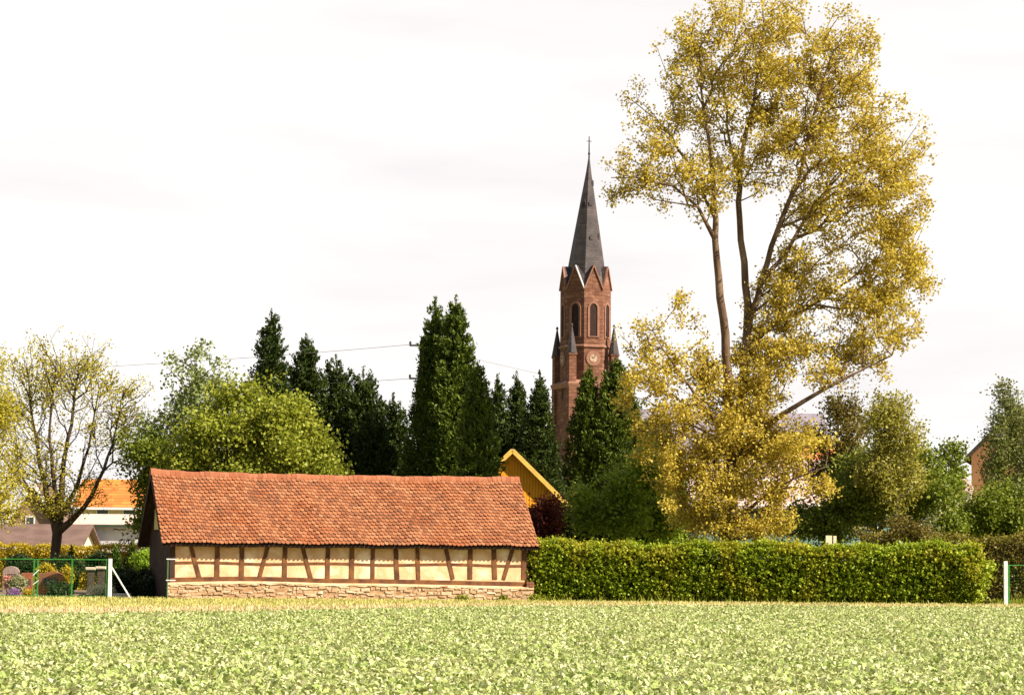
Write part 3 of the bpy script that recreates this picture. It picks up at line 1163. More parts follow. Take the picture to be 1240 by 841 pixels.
# nave running off to the right behind the poplar
zr = cz(493)
nl = 24.5
mb = MB()
mb.box(hb, hb + nl, -5.5, 5.5, 0, zr - 6.6)
mb.prism([(-5.5, zr - 6.6), (5.5, zr - 6.6), (0, zr - .2)], hb + .1, hb + nl, 'x')
mb.build('nave', sand_m, church)
mb = MB()
for sg in (-1, 1):
    mb.add([(hb, 0, zr), (hb + nl + .3, 0, zr), (hb + nl + .3, sg * 6.1, zr - 7.1), (hb, sg * 6.1, zr - 7.1),
            (hb, 0, zr - .25), (hb + nl + .3, 0, zr - .25), (hb + nl + .3, sg * 6.1, zr - 7.35), (hb, sg * 6.1, zr - 7.35)],
           [(0, 1, 2, 3), (7, 6, 5, 4), (2, 6, 7, 3), (1, 5, 6, 2)])
mb.build('nave_roof', mat('blue_slate', s2l((122, 112, 122)), s2l((104, 96, 104)), scale=1, rough=.7), church)
for i in range(4):
    mb = MB().prism(arch(1.3, 5.0), -5.56, -5.45, 'y')
    mb.v = [(x + hb + 3 + i * 6, y, z + 3) for x, y, z in mb.v]
    mb.build('nave_window', dark_m, church)


# ------------------------------------------------------------------ houses
def house(name, label, loc, rz, w_, d, eave, ridge, wallm, roofm, over=.4, axis='x', wins=(), trimm=None, chimney=None, tiles=0.0, cat='house', wall_z0=0):
    """ridge along local x (axis x) ; front wall at local y=0 facing the camera; origin front-left corner"""
    T = thing(name, label, cat, loc, rz)
    mb = MB()
    mb.box(0, w_, 0, d, wall_z0, eave)
    if axis == 'x':
        mb.prism([(0, eave), (d, eave), (d / 2, ridge - .15)], 0.0, w_, 'x')
    else:
        mb.prism([(0, eave), (w_, eave), (w_ / 2, ridge - .15)], 0.0, d, 'y')
    mb.build('wall', wallm, T)
    mb = MB()
    half = (d if axis == 'x' else w_) / 2
    sl_ = (ridge - eave) / half
    ez = eave - sl_ * over
    for sg in (-1, 1):
        if axis == 'x':
            yc = d / 2
            q = lambda x, t, dn: (x, yc + sg * (half + over) * t, ridge - (ridge - ez) * t - dn)
            a, b = -over, w_ + over
        else:
            xc = w_ / 2
            q = lambda x, t, dn: (xc + sg * (half + over) * t, x, ridge - (ridge - ez) * t - dn)
            a, b = -over, d + over
        n = max(1, int((b - a) / tiles)) if tiles else 1
        r_ = 10 if tiles else 1
        for i in range(n):
            for j in range(r_):
                x0 = a + (b - a) * i / n; x1 = a + (b - a) * (i + 1) / n
                t0, t1 = j / r_, (j + 1) / r_
                up0 = .03 * (r_ > 1)
                v = [q(x0, t0, 0), q(x1, t0, 0), q(x1, t1, -up0), q(x0, t1, -up0), q(x0, t0, .14), q(x1, t0, .14), q(x1, t1, .14), q(x0, t1, .14)]
                mb.add(v, [(0, 1, 2, 3), (7, 6, 5, 4), (2, 6, 7, 3)] + ([(0, 3, 7, 4)] if i == 0 else []) + ([(1, 5, 6, 2)] if i == n - 1 else []))
    rf = mb.build('roof', roofm, T)
    if trimm:
        mb = MB()
        if axis == 'y':
            for sg in (-1, 1):
                mb.beam((w_ / 2 + sg * (half + over), -over - .03, ez - .05), (w_ / 2, -over - .03, ridge - .05), .05, .22, up=(0, 0, 1))
        else:
            mb.box(-over, w_ + over, -over - .08, -over, ez - .16, ez - .02)
        mb.build('fascia', trimm, T)
    if chimney:
        mb = MB()
        mb.box(chimney[0], chimney[0] + .7, d / 2 - .3, d / 2 + .4, ridge - .5, ridge + chimney[1])
        mb.build('chimney', brick_m, rf)
    for (x, z_, ww, hh) in wins:
        fm = MB().box(x, x + ww, -.04, .03, z_, z_ + hh).build('window', white_m, T)
        MB().box(x + .08, x + ww - .08, -.05, -.042, z_ + .08, z_ + hh - .08).build('pane', mat('window_glass', s2l((60, 66, 72)), None, rough=.15, spec=.6), fm)
    return T


def span(pxa, pxb, Y):
    return (pxb - pxa) * Y / F


def zz(px, py, Y):
    return float(P(px, py, Y)[2])


red_roof = mat('red_roof', s2l((170, 84, 56)), s2l((150, 72, 50)), scale=1.5, rough=.85, island=(s2l((150, 72, 46)), s2l((190, 100, 66))))
orange_roof = mat('orange_roof', s2l((190, 116, 50)), s2l((170, 96, 44)), scale=.8, rough=.85, island=(s2l((166, 88, 40)), s2l((204, 134, 60))))
pink_roof = mat('checked_roof', s2l((196, 176, 168)), s2l((176, 150, 142)), scale=2, rough=.8, island=(s2l((214, 200, 192)), s2l((150, 96, 88)), s2l((204, 186, 178))))
brown_roof = mat('brown_roof', s2l((112, 88, 78)), s2l((94, 72, 64)), scale=1.2, rough=.9, bump=.3)
dark_roof = mat('dark_roof', s2l((74, 58, 52)), s2l((60, 46, 42)), rough=.8)
grey_wall = mat('grey_white_wall', s2l((196, 192, 198)), s2l((178, 174, 182)), scale=1.2, rough=.9)
cream_wall = mat('cream_wall', s2l((226, 210, 178)), s2l((212, 194, 162)), scale=1.2, rough=.9)
pink_wall = mat('pinkish_wall', s2l((146, 116, 98)), s2l((130, 102, 86)), scale=1.0, rough=.9)
teal_wall = mat('pale_teal_wall', s2l((122, 144, 132)), s2l((106, 128, 118)), scale=1.0, rough=.9)
ochre_wall = mat('ochre_wall', s2l((156, 112, 76)), s2l((144, 102, 70)), scale=.6, rough=.9)

# ochre boarded shed gable behind the barn
Ys = 121.5
sw = span(558, 680, Ys)
g = G(558, Ys)
ez_, rz_ = zz(680, 604, Ys), zz(619, 543, Ys)
shed = thing('boarded_shed', 'tall shed with ochre yellow boarded gable standing right behind the barn roof', 'shed', g, R(3))
mb = MB()
zsp = zz(645, 611, Ys)
n = 34
for i in range(n):
    a, b = sw * i / n + .006, sw * (i + 1) / n - .006
    tp = lambda x: rz_ - abs(x - sw / 2) / (sw / 2) * (rz_ - ez_) - .1
    d = random.uniform(0, .015)
    if tp(a) > zsp:
        mb.add([(a, -d, zsp - .1), (b, -d, zsp - .1), (b, -d, max(tp(b), zsp)), (a, -d, max(tp(a), zsp)), (a, .06, zsp - .1), (b, .06, zsp - .1), (b, .06, max(tp(b), zsp)), (a, .06, max(tp(a), zsp))],
               [(0, 1, 2, 3), (0, 4, 5, 1), (1, 5, 6, 2), (0, 3, 7, 4)])
mb.build('gable_boards', orange_m, shed)
mb = MB().box(0.15, sw - .15, .25, 5.0, 0, ez_)
mb.prism([(0.15, ez_), (sw - .15, ez_), (sw / 2, rz_ - .2)], .25, 5.0, 'y')
mb.build('wall', mat('red_brown_wall', s2l((96, 52, 38)), s2l((78, 42, 32)), rough=.9), shed)
mb = MB()
for sg in (-1, 1):
    q = lambda y, t, dn: (sw / 2 + sg * (sw / 2 + .25) * t, y, rz_ - (rz_ - ez_ + .25) * t - dn)
    mb.add([q(-.3, 0, 0), q(5.3, 0, 0), q(5.3, 1, 0), q(-.3, 1, 0), q(-.3, 0, .12), q(5.3, 0, .12), q(5.3, 1, .12), q(-.3, 1, .12)],
           [(0, 1, 2, 3), (7, 6, 5, 4), (0, 3, 7, 4), (1, 5, 6, 2), (2, 6, 7, 3)])
mb.build('roof', mat('grey_sheet_roof', s2l((170, 160, 150)), s2l((140, 128, 120)), rough=.8), shed)
mb = MB()
for sg in (-1, 1):
    mb.beam((sw / 2 + sg * (sw / 2 + .27), -.33, ez_ - .3), (sw / 2, -.33, rz_ - .08), .05, .2, up=(0, 0, 1))
mb.build('verge_board', yellowtrim_m, shed)

# left background buildings
Yw = 142
house('garden_building', 'low building with plain white rendered wall and pale flat-pitched roof beyond the yellow hedge', G(90, Yw), 0, span(90, 172, Yw), 5, zz(130, 633, Yw), zz(130, 622, Yw + 2.5), grey_wall, mat('pale_roof', s2l((200, 176, 160)), s2l((184, 158, 142)), rough=.9), over=.3, trimm=mat('dark_eave', s2l((60, 70, 56)), None, rough=.8))
gb = [o for o in bpy.data.objects if o.name == 'garden_building'][0]
mb = MB()
def gx(px): return span(90, px, Yw)
def gz(py): return zz(150, py, Yw)
strokes = [[(143.5, 655), (145, 653.5), (148, 652), (146, 655), (144, 658), (148, 658)], [(150, 653), (149.5, 656.5), (152, 657), (153, 653.5)], [(153.5, 651.5), (155.5, 654), (155, 658)], [(152.5, 654.2), (158, 652.8)], [(156, 658.3), (159, 657.5), (158, 655.8), (156.8, 657)], [(140, 656), (140.4, 657.4)], [(136, 641), (140, 640), (143, 641.5), (147, 640.5), (150, 642)], [(146.5, 645), (149, 647), (147, 649)]]
for s_ in strokes:
    mb = MB()
    for a, b in zip(s_[:-1], s_[1:]):
        mb.beam((gx(a[0]), -.012, gz(a[1])), (gx(b[0]), -.012, gz(b[1])), .045, .012, up=(0, -1, 0))
    mb.build('graffiti_stroke', mat('black_spray', s2l((44, 42, 48)), None, rough=.6), gb)
Yo = 160
house('orange_roofed_house', 'house with bright orange tiled roof seen through the branches of the mostly bare tree', G(95, Yo), 0, span(95, 167, Yo), 7, zz(130, 610, Yo), zz(130, 580, Yo + 3.5), cream_wall, orange_roof, over=.4, wins=((1.0, zz(130, 632, Yo), .8, .9), (2.6, zz(130, 632, Yo), .8, .9)), trimm=white_m, tiles=.45)
house('brown_roofed_house', 'long low house with weathered brown roof at the far left beyond the yellow hedge', G(-25, 136), 0, span(-25, 92, 136), 6, zz(50, 658, 136), zz(50, 634, 139), cream_wall, brown_roof, over=.35, trimm=white_m)
house('pink_gabled_house', 'pinkish rendered house with white verge boards partly hidden by the trunk of the bare tree', G(14, 165), 0, span(14, 64, 165), 7, zz(40, 622, 165), zz(40, 584, 165), pink_wall, brown_roof, over=.3, axis='y', trimm=white_m, wins=((.8, zz(40, 640, 165), .6, .8),))

# right background buildings
Yt = 138
house('teal_house', 'long pale teal house with checked pale pink roof behind the big poplar', G(845, Yt), 0, span(845, 1085, Yt), 8, zz(950, 606, Yt), zz(950, 556, Yt + 4), teal_wall, pink_roof, over=.5, wins=tuple((1 + 1.9 * i, zz(950, 640, Yt), .8, .9) for i in range(5)), tiles=.28)
house('red_roofed_house', 'house with red tiled roof showing just above the pale pink roof', G(915, 158), 0, span(915, 1030, 158), 7, zz(950, 575, 158), zz(970, 538, 161.5), cream_wall, red_roof, over=.4, tiles=.35, chimney=(4.2, .5))
house('ochre_gabled_house', 'tall ochre rendered house with dark roof verge at the right edge behind the weeping birch', G(1177, 150), R(-13), span(1177, 1290, 150), 9, zz(1177, 548, 150), zz(1240, 492, 150), ochre_wall, dark_roof, over=.35, axis='y', trimm=dark_roof, wins=((2.2, zz(1200, 600, 150), .9, 1.1), (2.2, zz(1200, 560, 150), .9, 1.1)))
house('cream_house', 'bright cream rendered house glimpsed between the trees left of the ochre house', G(1138, 144), 0, span(1138, 1176, 144), 6, zz(1150, 592, 144), zz(1150, 574, 147), cream_wall, pink_roof, over=.2)

# far wooded hills, distance haze put into their muted colour
mb = MB()
n = 60
for i in range(n):
    x0 = -2500 + 5000 * i / n; x1 = -2500 + 5000 * (i + 1) / n
    hh = lambda x: 95 + 40 * sin(x * .0021 + 1) + 22 * sin(x * .0063) + 6 * sin(x * .031)
    hh2 = lambda x: hh(x) * np.interp(x, [-2500, -300, 100, 2500], [1.0, .85, .3, .3])
    mb.add([(x0, 4200, 0), (x1, 4200, 0), (x1, 5200, hh2(x1)), (x0, 5200, hh2(x0)), (x1, 5900, 0), (x0, 5900, 0)], [(0, 1, 2, 3), (3, 2, 4, 5)])
tag(mb.build('hills', mat('hazy_hill', s2l((96, 112, 100)), s2l((80, 98, 88)), scale=.01, rough=1)), kind='structure')

# ------------------------------------------------------------------ trees
def base_of(px, Y): return G(px, Y)

# --- the big poplar
Yp = 108.0
bp_ = base_of(887, Yp)
st = [
    [(*bp_, .36)] + stem_px([(886, 660, Yp, .30), (884, 560, Yp, .26), (884, 500, Yp - .2, .22), (879, 430, Yp - .4, .19), (872, 360, Yp - .5, .17), (866, 290, Yp - .6, .14), (864, 215, Yp - .6, .10), (852, 130, Yp - .3, .06), (846, 60, Yp, .03)]),
    stem_px([(885, 600, Yp, .2), (895, 520, Yp + .2, .2), (903, 430, Yp + .4, .19), (906, 370, Yp + .5, .17), (897, 290, Yp + .6, .14), (896, 200, Yp + .6, .11), (915, 110, Yp + .4, .07), (925, 30, Yp + .2, .035), (925, -20, Yp, .02)]),
    stem_px([(905, 385, Yp + .5, .15), (922, 340, Yp + .2, .13), (943, 275, Yp - .2, .11), (968, 215, Yp - .6, .09), (985, 140, Yp - .8, .06), (1010, 60, Yp - 1, .03)]),
    stem_px([(922, 340, Yp + .2, .12), (950, 310, Yp + .8, .09), (985, 250, Yp + 1.4, .07), (1035, 190, Yp + 1.6, .045), (1070, 130, Yp + 1.6, .02)]),
    stem_px([(890, 545, Yp + .2, .16), (915, 522, Yp - .6, .14), (950, 500, Yp - 1.4, .11), (1000, 470, Yp - 1.9, .08), (1045, 447, Yp - 2, .05), (1080, 430, Yp - 2, .03)]),
    stem_px([(903, 430, Yp + .5, .12), (935, 395, Yp + 1.2, .09), (975, 375, Yp + 1.8, .07), (1040, 330, Yp + 2, .04), (1100, 300, Yp + 2, .02)]),
    stem_px([(866, 300, Yp - .6, .1), (845, 250, Yp - 1, .07), (815, 225, Yp - 1.2, .05), (770, 215, Yp - 1.3, .03), (740, 215, Yp - 1.3, .018)]),
    stem_px([(866, 270, Yp - .6, .08), (835, 200, Yp + .2, .06), (800, 150, Yp + .5, .04), (770, 125, Yp + .6, .02)]),
    stem_px([(884, 530, Yp, .1), (850, 490, Yp - 1, .07), (815, 440, Yp - 1.5, .045), (790, 400, Yp - 1.7, .02)]),
    stem_px([(897, 230, Yp + .6, .08), (880, 150, Yp + 1.2, .05), (875, 70, Yp + 1.3, .03)]),
    stem_px([(886, 640, Yp, .1), (920, 605, Yp - 1, .07), (960, 580, Yp - 1.4, .04), (1000, 565, Yp - 1.5, .02)]),
]
blobs = [  # px, py, rx, ry, Y, depth, weight
    (925, 55, 105, 75, Yp, 3.2, 1.3), (850, 45, 55, 50, Yp, 2.2, 1.0), (1020, 80, 62, 72, Yp, 2.6, 1.1),
    (835, 110, 48, 60, Yp, 2.2, 1.1), (905, 150, 80, 90, Yp, 3.2, 1.15), (1000, 165, 88, 85, Yp, 3.2, 1.2), (1072, 190, 52, 85, Yp, 2.6, 1.5), (1098, 260, 30, 50, Yp, 1.6, 1.2), (950, 330, 34, 40, Yp + 1, 1.6, .9), (925, 385, 34, 36, Yp + 1, 1.6, .9), (905, 435, 30, 46, Yp + .6, 1.8, .9), (935, 430, 60, 50, Yp + .5, 2.2, .9),
    (790, 165, 38, 52, Yp - 1, 1.6, .8), (757, 215, 34, 32, Yp - 1.2, 1.0, .8), (805, 225, 48, 40, Yp - 1, 1.6, .85), (765, 115, 16, 25, Yp, .8, .4),
    (850, 225, 42, 50, Yp - .8, 1.8, .9), (1040, 260, 85, 60, Yp, 3.2, 1.2), (985, 260, 45, 40, Yp + .8, 2.4, .7), (1085, 325, 48, 66, Yp + .5, 2.4, 1.6),
    (1005, 345, 85, 50, Yp + .8, 3, 1.5), (950, 370, 48, 50, Yp + .8, 2.2, .9), (1068, 400, 56, 48, Yp - .6, 2.2, 1.5), (990, 420, 70, 42, Yp, 2.6, 1.4),
    (920, 450, 48, 42, Yp, 2.2, 1.0), (1000, 455, 40, 22, Yp - 1.8, 1.2, .7),
    (800, 430, 40, 55, Yp - 1.2, 1.8, .8), (838, 370, 22, 45, Yp - .8, 1.2, .5), (775, 420, 22, 35, Yp - 1.4, 1.0, .5), (840, 470, 50, 48, Yp - .6, 2.2, .9),
]
low_blobs = [
    (885, 530, 62, 50, Yp - .3, 2.8, .9), (835, 540, 45, 50, Yp - .6, 2.2, .75), (935, 555, 52, 40, Yp - .8, 2.6, .9), (890, 600, 62, 36, Yp - .8, 2.6, .9), (945, 605, 34, 28, Yp - 1, 1.6, .7), (995, 590, 26, 20, Yp - 1.4, 1.0, .7),
    (850, 610, 40, 36, Yp - .8, 1.8, .8), (890, 635, 60, 22, Yp - .8, 2.2, .7),
]
low_blobs += [(900, 480, 60, 40, Yp, 2.2, .9), (860, 440, 34, 40, Yp - .5, 1.6, .7), (780, 520, 22, 30, Yp - 1, 1.2, .5), (1000, 540, 16, 14, Yp - 1.2, .8, .4), (815, 500, 34, 40, Yp - 1, 1.6, .8), (870, 560, 75, 60, Yp - .6, 2.4, .6), (770, 470, 30, 40, Yp - 1.2, 1.5, .6), (800, 560, 30, 45, Yp - 1, 1.5, .7), (820, 610, 34, 34, Yp - 1, 1.5, .8), (925, 520, 60, 40, Yp - .5, 2.2, .8), (860, 640, 60, 18, Yp - .8, 2, .8), (960, 545, 45, 34, Yp - 1, 1.8, .7), (935, 635, 45, 20, Yp - 1, 1.8, .7)]
A = np.concatenate([blob_points(blobs, 4700, 2.2, clump=1.9, cut=.33, lobes=1.7, lobed=.5), blob_points(low_blobs, 1900, 2.2, clump=1.6, cut=.2)])
# sky holes as in the photo
def holes(A, hl):
    keep = np.ones(len(A), bool)
    pr = np.array([proj(a) for a in A])
    for (x, y, rx, ry) in hl:
        keep &= ((pr[:, 0] - x) / rx) ** 2 + ((pr[:, 1] - y) / ry) ** 2 > 1
    return A[keep]
A = holes(A, [(820, 300, 38, 22), (882, 330, 12, 55), (920, 290, 16, 26), (800, 125, 14, 12), (845, 330, 16, 40), (828, 265, 14, 12), (985, 20, 14, 20), (958, 470, 16, 10), (890, 390, 10, 20)])
tree('poplar', 'tall multi-stemmed poplar with sparse yellow-green spring leaves towering behind the hedge', 'tree', bp_, st, A, 31, .155, .112,
     leaf_pop, bark_pop, wpath=.12, step=.7, rtip=.010, upbias=.3, aspect=.85)

# --- bare linden at the left
Yl = 119.0
bl_ = base_of(66, Yl)
st = [
    [(*bl_, .26)] + stem_px([(66, 672, Yl, .23), (69, 645, Yl, .24), (72, 625, Yl, .2), (76, 570, Yl, .12), (88, 500, Yl, .07), (95, 440, Yl, .03)]),
    stem_px([(69, 645, Yl, .2), (85, 632, Yl - .3, .16), (102, 614, Yl - .5, .12), (125, 570, Yl - .6, .08), (140, 520, Yl - .6, .04), (150, 470, Yl - .6, .02)]),
    stem_px([(68, 640, Yl, .2), (60, 612, Yl + .3, .15), (50, 570, Yl + .4, .1), (38, 500, Yl + .4, .06), (32, 440, Yl + .4, .02)]),
    stem_px([(70, 632, Yl, .16), (66, 590, Yl - .6, .11), (60, 520, Yl - 1, .06), (68, 430, Yl - 1, .02)]),
    stem_px([(74, 628, Yl, .15), (90, 595, Yl + .6, .1), (108, 540, Yl + 1, .06), (120, 470, Yl + 1.1, .03)]),
    stem_px([(64, 628, Yl, .13), (40, 600, Yl - .5, .09), (15, 570, Yl - .8, .05), (-10, 530, Yl - .8, .03)]),
]
blobs = [(85, 470, 70, 70, Yl, 2.6, 1), (50, 460, 45, 60, Yl, 2, 1), (130, 480, 48, 55, Yl, 2.2, 1.1), (30, 540, 45, 60, Yl, 2.2, .9), (140, 540, 42, 45, Yl, 2, .7), (90, 570, 60, 45, Yl, 2.2, .6), (78, 612, 34, 26, Yl - .5, 1.4, 2.2), (60, 590, 40, 30, Yl, 1.6, .9), (-5, 500, 30, 70, Yl, 2, .6)]
A = blob_points(blobs, 2000, 2.0, cut=.1)
tree('vase_shaped_tree', 'broad vase-shaped tree with dark trunk and mostly bare branches behind the cemetery fence', 'tree', bl_, st, A, 8, .16, .105,
     leaf_linden, bark_dark, wpath=.34, step=.5, rtip=.0085, pexp=.40, upbias=.3)

# --- yellow-green tree cut by the left edge
Ye = 112
be_ = base_of(-22, Ye)
st = [[(*be_, .2)] + stem_px([(-20, 640, Ye, .16), (-18, 540, Ye, .1), (-12, 440, Ye, .04)])]
A = blob_points([(-10, 480, 32, 90, Ye, 1.6, 1), (0, 590, 48, 50, Ye, 1.8, 1.4), (-30, 540, 40, 80, Ye, 2, 1)], 620)
tree('young_tree', 'slim yellow-green tree cut off by the left edge of the picture', 'tree', be_, st, A, 34, .24, .11, leaf_linden, bark_dark, wpath=.2)


def bush_tree(name, label, cat, px, Y, blobs, nA, nl, spread, ls, lm, bark=bark_dark, r0=.14, top=None, group=None, droop=0, hollow=2.2, step=.5, wpath=.2, rtip=.009, seed=None, twig=0.0, aspect=.75):
    b = base_of(px, Y)
    ys = [q[1] for q in blobs]
    tpy = top if top is not None else min(ys)
    z1 = P(px, tpy, Y)[2]
    st = [[(*b, r0), (b[0] + .05, Y, z1 * .3, r0 * .8), (b[0] - .05, Y + .1, z1 * .65, r0 * .55), (b[0] + .05, Y, z1, r0 * .2)]]
    A = blob_points(blobs, int(nA * 1.3), hollow, clump=max(.7, min(2.2, 3.2 * blobs[0][2] * Y / F * .45)))
    A = A[A[:, 2] > .15]
    return tree(name, label, cat, b, st, A, nl, spread, ls, lm, bark, group=group, droop=droop, wpath=wpath, step=step, rtip=rtip, twig=twig, aspect=aspect)


# fresh green tree behind the barn
bush_tree('leafy_tree', 'rounded fresh green leafy tree directly behind the left half of the barn roof', 'tree', 310, 113,
          [(315, 500, 62, 45, 113, 2.2), (270, 530, 62, 45, 113, 2.2), (350, 535, 58, 42, 113, 2.0), (300, 570, 90, 45, 113, 2.6), (385, 565, 42, 30, 112.5, 1.6), (225, 560, 35, 40, 113, 1.6), (290, 475, 26, 22, 113, 1.2, .6)],
          950, 44, .26, .155, leaf_green, r0=.2, top=470)
bush_tree('sparse_tree', 'thin-leaved see-through tree with loose shoots between the mostly bare tree and the fresh green one', 'tree', 232, 117,
          [(235, 470, 38, 42, 117, 1.4), (215, 505, 38, 38, 117, 1.5), (262, 465, 34, 30, 117, 1.4), (190, 530, 32, 42, 117, 1.4), (245, 430, 22, 14, 117, .8, .5), (205, 445, 16, 14, 117, .8, .5)],
          430, 11, .2, .16, leafmat('willow_leaf', (100, 112, 60), (128, 138, 74), (150, 156, 92), .35), r0=.12, top=450)
bush_tree('bushy_tree', 'dark green bushy tree against the left gable of the barn', 'tree', 185, 116,
          [(188, 560, 24, 45, 116, 1.4), (178, 610, 20, 40, 116, 1.2), (160, 545, 20, 26, 116, 1.0, .6)], 320, 34, .22, .13, leaf_mid, r0=.1)

# conifers
def conifer_mesh(H, Rb, nclump, m_, seed, power=.75, spray=.34, ragged=.22, per=26, bark=bark_dark, fat=.0):
    rg = np.random.default_rng(seed)
    t = 1 - rg.uniform(0, 1, nclump) ** .62        # more clumps low
    t = np.clip(t, 0.0, .99)
    an = rg.uniform(0, 2 * pi, nclump)
    prof = (1 - t) ** power * (1 + .12 * np.sin(3 * an + 9 * t + seed)) * (1 - fat * (1 - t) ** 4)
    rr = Rb * prof * (1 - ragged * rg.uniform(0, 1, nclump) ** 1.6 + .16 * rg.normal(size=nclump) * (rg.uniform(size=nclump) < .25))
    rr = np.maximum(rr, .02)
    z = .25 + t * (H - .45)
    ctr = np.stack([rr * np.cos(an), rr * np.sin(an), z], -1)
    d = np.stack([np.cos(an), np.sin(an), .75 + 0 * an + 1.2 * t ** 3], -1)
    d = unit(d + rg.normal(size=d.shape) * .25)
    c = np.repeat(ctr, per, 0); dd = np.repeat(d, per, 0)
    sz = spray * (.5 + .7 * (1 - np.repeat(t, per)))[:, None]
    s_ = rg.uniform(-.6, .6, (len(c), 1))
    lat = rg.normal(size=c.shape) * .30 * sz
    p = c + dd * s_ * sz * 1.3 + lat
    V, Fq = leaves(p, .17, .42, .3, dd * 1.4, ajit=.7, rg=rg)
    # leader
    nl = 60
    lp = np.stack([rg.normal(size=nl) * .04, rg.normal(size=nl) * .04, H - .5 + rg.uniform(0, .55, nl)], -1)
    V2, F2 = leaves(lp, .13, .35, .3, np.array([[0, 0, 1.5]]), ajit=.6, rg=rg)
    F2 = F2 + len(V)
    # inner mass
    ni = nclump * 5
    ti = 1 - rg.uniform(0, 1, ni) ** .62
    ai = rg.uniform(0, 2 * pi, ni)
    ri = Rb * (1 - ti) ** power * rg.uniform(.2, .78, ni)
    ip = np.stack([ri * np.cos(ai), ri * np.sin(ai), .2 + ti * (H - .8)], -1)
    V3, F3 = leaves(ip, .30, .6, 0, rg=rg)
    F3 = F3 + len(V) + len(V2)
    Vt = np.concatenate([V, V2, V3]); Ft = np.concatenate([F2 * 0 + F2, Fq, F3])
    return Vt, Ft


def conifer(name, label, px, top, Y, wpx, m_, seed, group=None, n=520, **kw):
    b = base_of(px, Y)
    H = zz(px, top, Y)
    Rb = wpx / 2 * Y / F
    T = thing(name, label, 'tree', b, 0, group)
    V, Fq = conifer_mesh(H, Rb, n, m_, seed, **kw)
    mesh_np('crown', V, Fq, m_, T)
    MB().tube([(0, 0, 0), (0, 0, H * .5), (0, 0, H - .3)], [Rb * .09 + .05, Rb * .05 + .03, .02], 7).build('trunk', bark_dark, T)
    T['_h'] = 0
    del T['_h']
    return T


conifer('thuja', 'tall dark twin-topped conifer in the middle of the row, left peak', 524, 360, 122, 88, leaf_con, 1, 'dark conifers behind the barn', n=1500, power=.55)
conifer('thuja', 'tall dark twin-topped conifer in the middle of the row, right peak', 549, 358, 121, 106, leaf_con, 2, 'dark conifers behind the barn', n=1700, power=.58)
conifer('thuja', 'stubby dark conifer leaning on the right side of the tall twin-topped pair', 577, 438, 113, 72, leaf_con, 3, 'dark conifers behind the barn', n=900, power=.5)
conifer('spruce', 'slender pointed conifer highest of the left group above the fresh green tree', 324, 374, 124, 104, leaf_con2, 4, 'dark conifers behind the barn', n=1200, power=.55, ragged=.4)
conifer('spruce', 'second pointed conifer right of the highest one in the left group', 367, 404, 125, 96, leaf_con2, 5, 'dark conifers behind the barn', n=1300, power=.5, ragged=.35)
conifer('spruce', 'broad dark conifer in the middle of the left group under the cable', 404, 430, 126, 104, leaf_con2, 6, 'dark conifers behind the barn', n=1400, power=.42, ragged=.3)
conifer('spruce', 'dark conifer with twin shoots at the right of the left group', 437, 444, 126, 100, leaf_con2, 7, 'dark conifers behind the barn', n=1400, power=.42, ragged=.3)
conifer('spruce', 'low dark conifer filling the gap left of the tall twin-topped pair', 474, 476, 127, 104, leaf_con2, 8, 'dark conifers behind the barn', n=900, power=.5, ragged=.3)
conifer('spruce', 'small conifer just right of the tall pair, first of three before the church', 601, 453, 128, 74, leaf_con2, 9, 'dark conifers behind the barn', n=900, power=.6)
conifer('spruce', 'small conifer in the middle of the three left of the church tower', 624, 450, 129, 72, leaf_con2, 10, 'dark conifers behind the barn', n=900, power=.6)
conifer('spruce', 'conifer touching the left side of the church tower, above the ochre shed', 652, 448, 126, 78, leaf_con2, 11, 'dark conifers behind the barn', n=1000, power=.62)
conifer('spruce', 'low dark conifer between the two pointed conifers of the left group', 347, 478, 123, 90, leaf_con2, 21, 'dark conifers behind the barn', n=1000, power=.4, ragged=.3)
conifer('spruce', 'low dark conifer right above the barn ridge at the foot of the left group', 452, 492, 124, 86, leaf_con2, 22, 'dark conifers behind the barn', n=900, power=.4, ragged=.3)
conifer('spruce', 'low dark conifer behind the ochre shed between the small conifers', 636, 500, 128, 84, leaf_con2, 23, 'dark conifers behind the barn', n=900, power=.42, ragged=.3)
conifer('thuja', 'dark conifer standing in front of the church clock', 712, 442, 127, 84, leaf_con, 12, 'dark conifers behind the barn', n=1300, power=.55)
conifer('thuja', 'wide conifer right of the church clock whose side merges with the poplar leaves', 745, 432, 127, 128, leaf_con, 13, 'dark conifers behind the barn', n=1800, power=.62)
conifer('thuja', 'low broad conifer under the left side of the poplar crown', 790, 500, 123, 100, leaf_con, 14, 'dark conifers behind the barn', n=1300, power=.45)
bush_tree('green_shrub', 'bright mid green bush behind the hedge between the ochre shed and the poplar', 'shrub', 745, 114,
          [(720, 620, 38, 30, 114, 1.4), (765, 615, 45, 35, 114, 1.4), (805, 625, 30, 28, 114, 1.2), (760, 585, 40, 30, 114, 1.2, .7), (795, 575, 34, 40, 114, 1.2, .8)], 620, 34, .24, .15, leafmat('hazel_leaf', (80, 104, 22), (126, 146, 34), (176, 186, 66), .4), r0=.08)
bush_tree('red_shrub', 'dark red-leaved shrub in the shade beneath the ochre shed gable', 'shrub', 664, 112,
          [(665, 622, 22, 26, 112, 1.0), (655, 640, 24, 18, 112, 1.0)], 150, 34, .2, .12, leaf_red, r0=.05)
bush_tree('elder_shoots', 'thin upright leafless shoots beside the dark red shrub', 'shrub', 692, 109.5,
          [(690, 620, 9, 36, 109.5, .3)], 40, 2, .1, .1, leaf_green, r0=.03, wpath=.3)

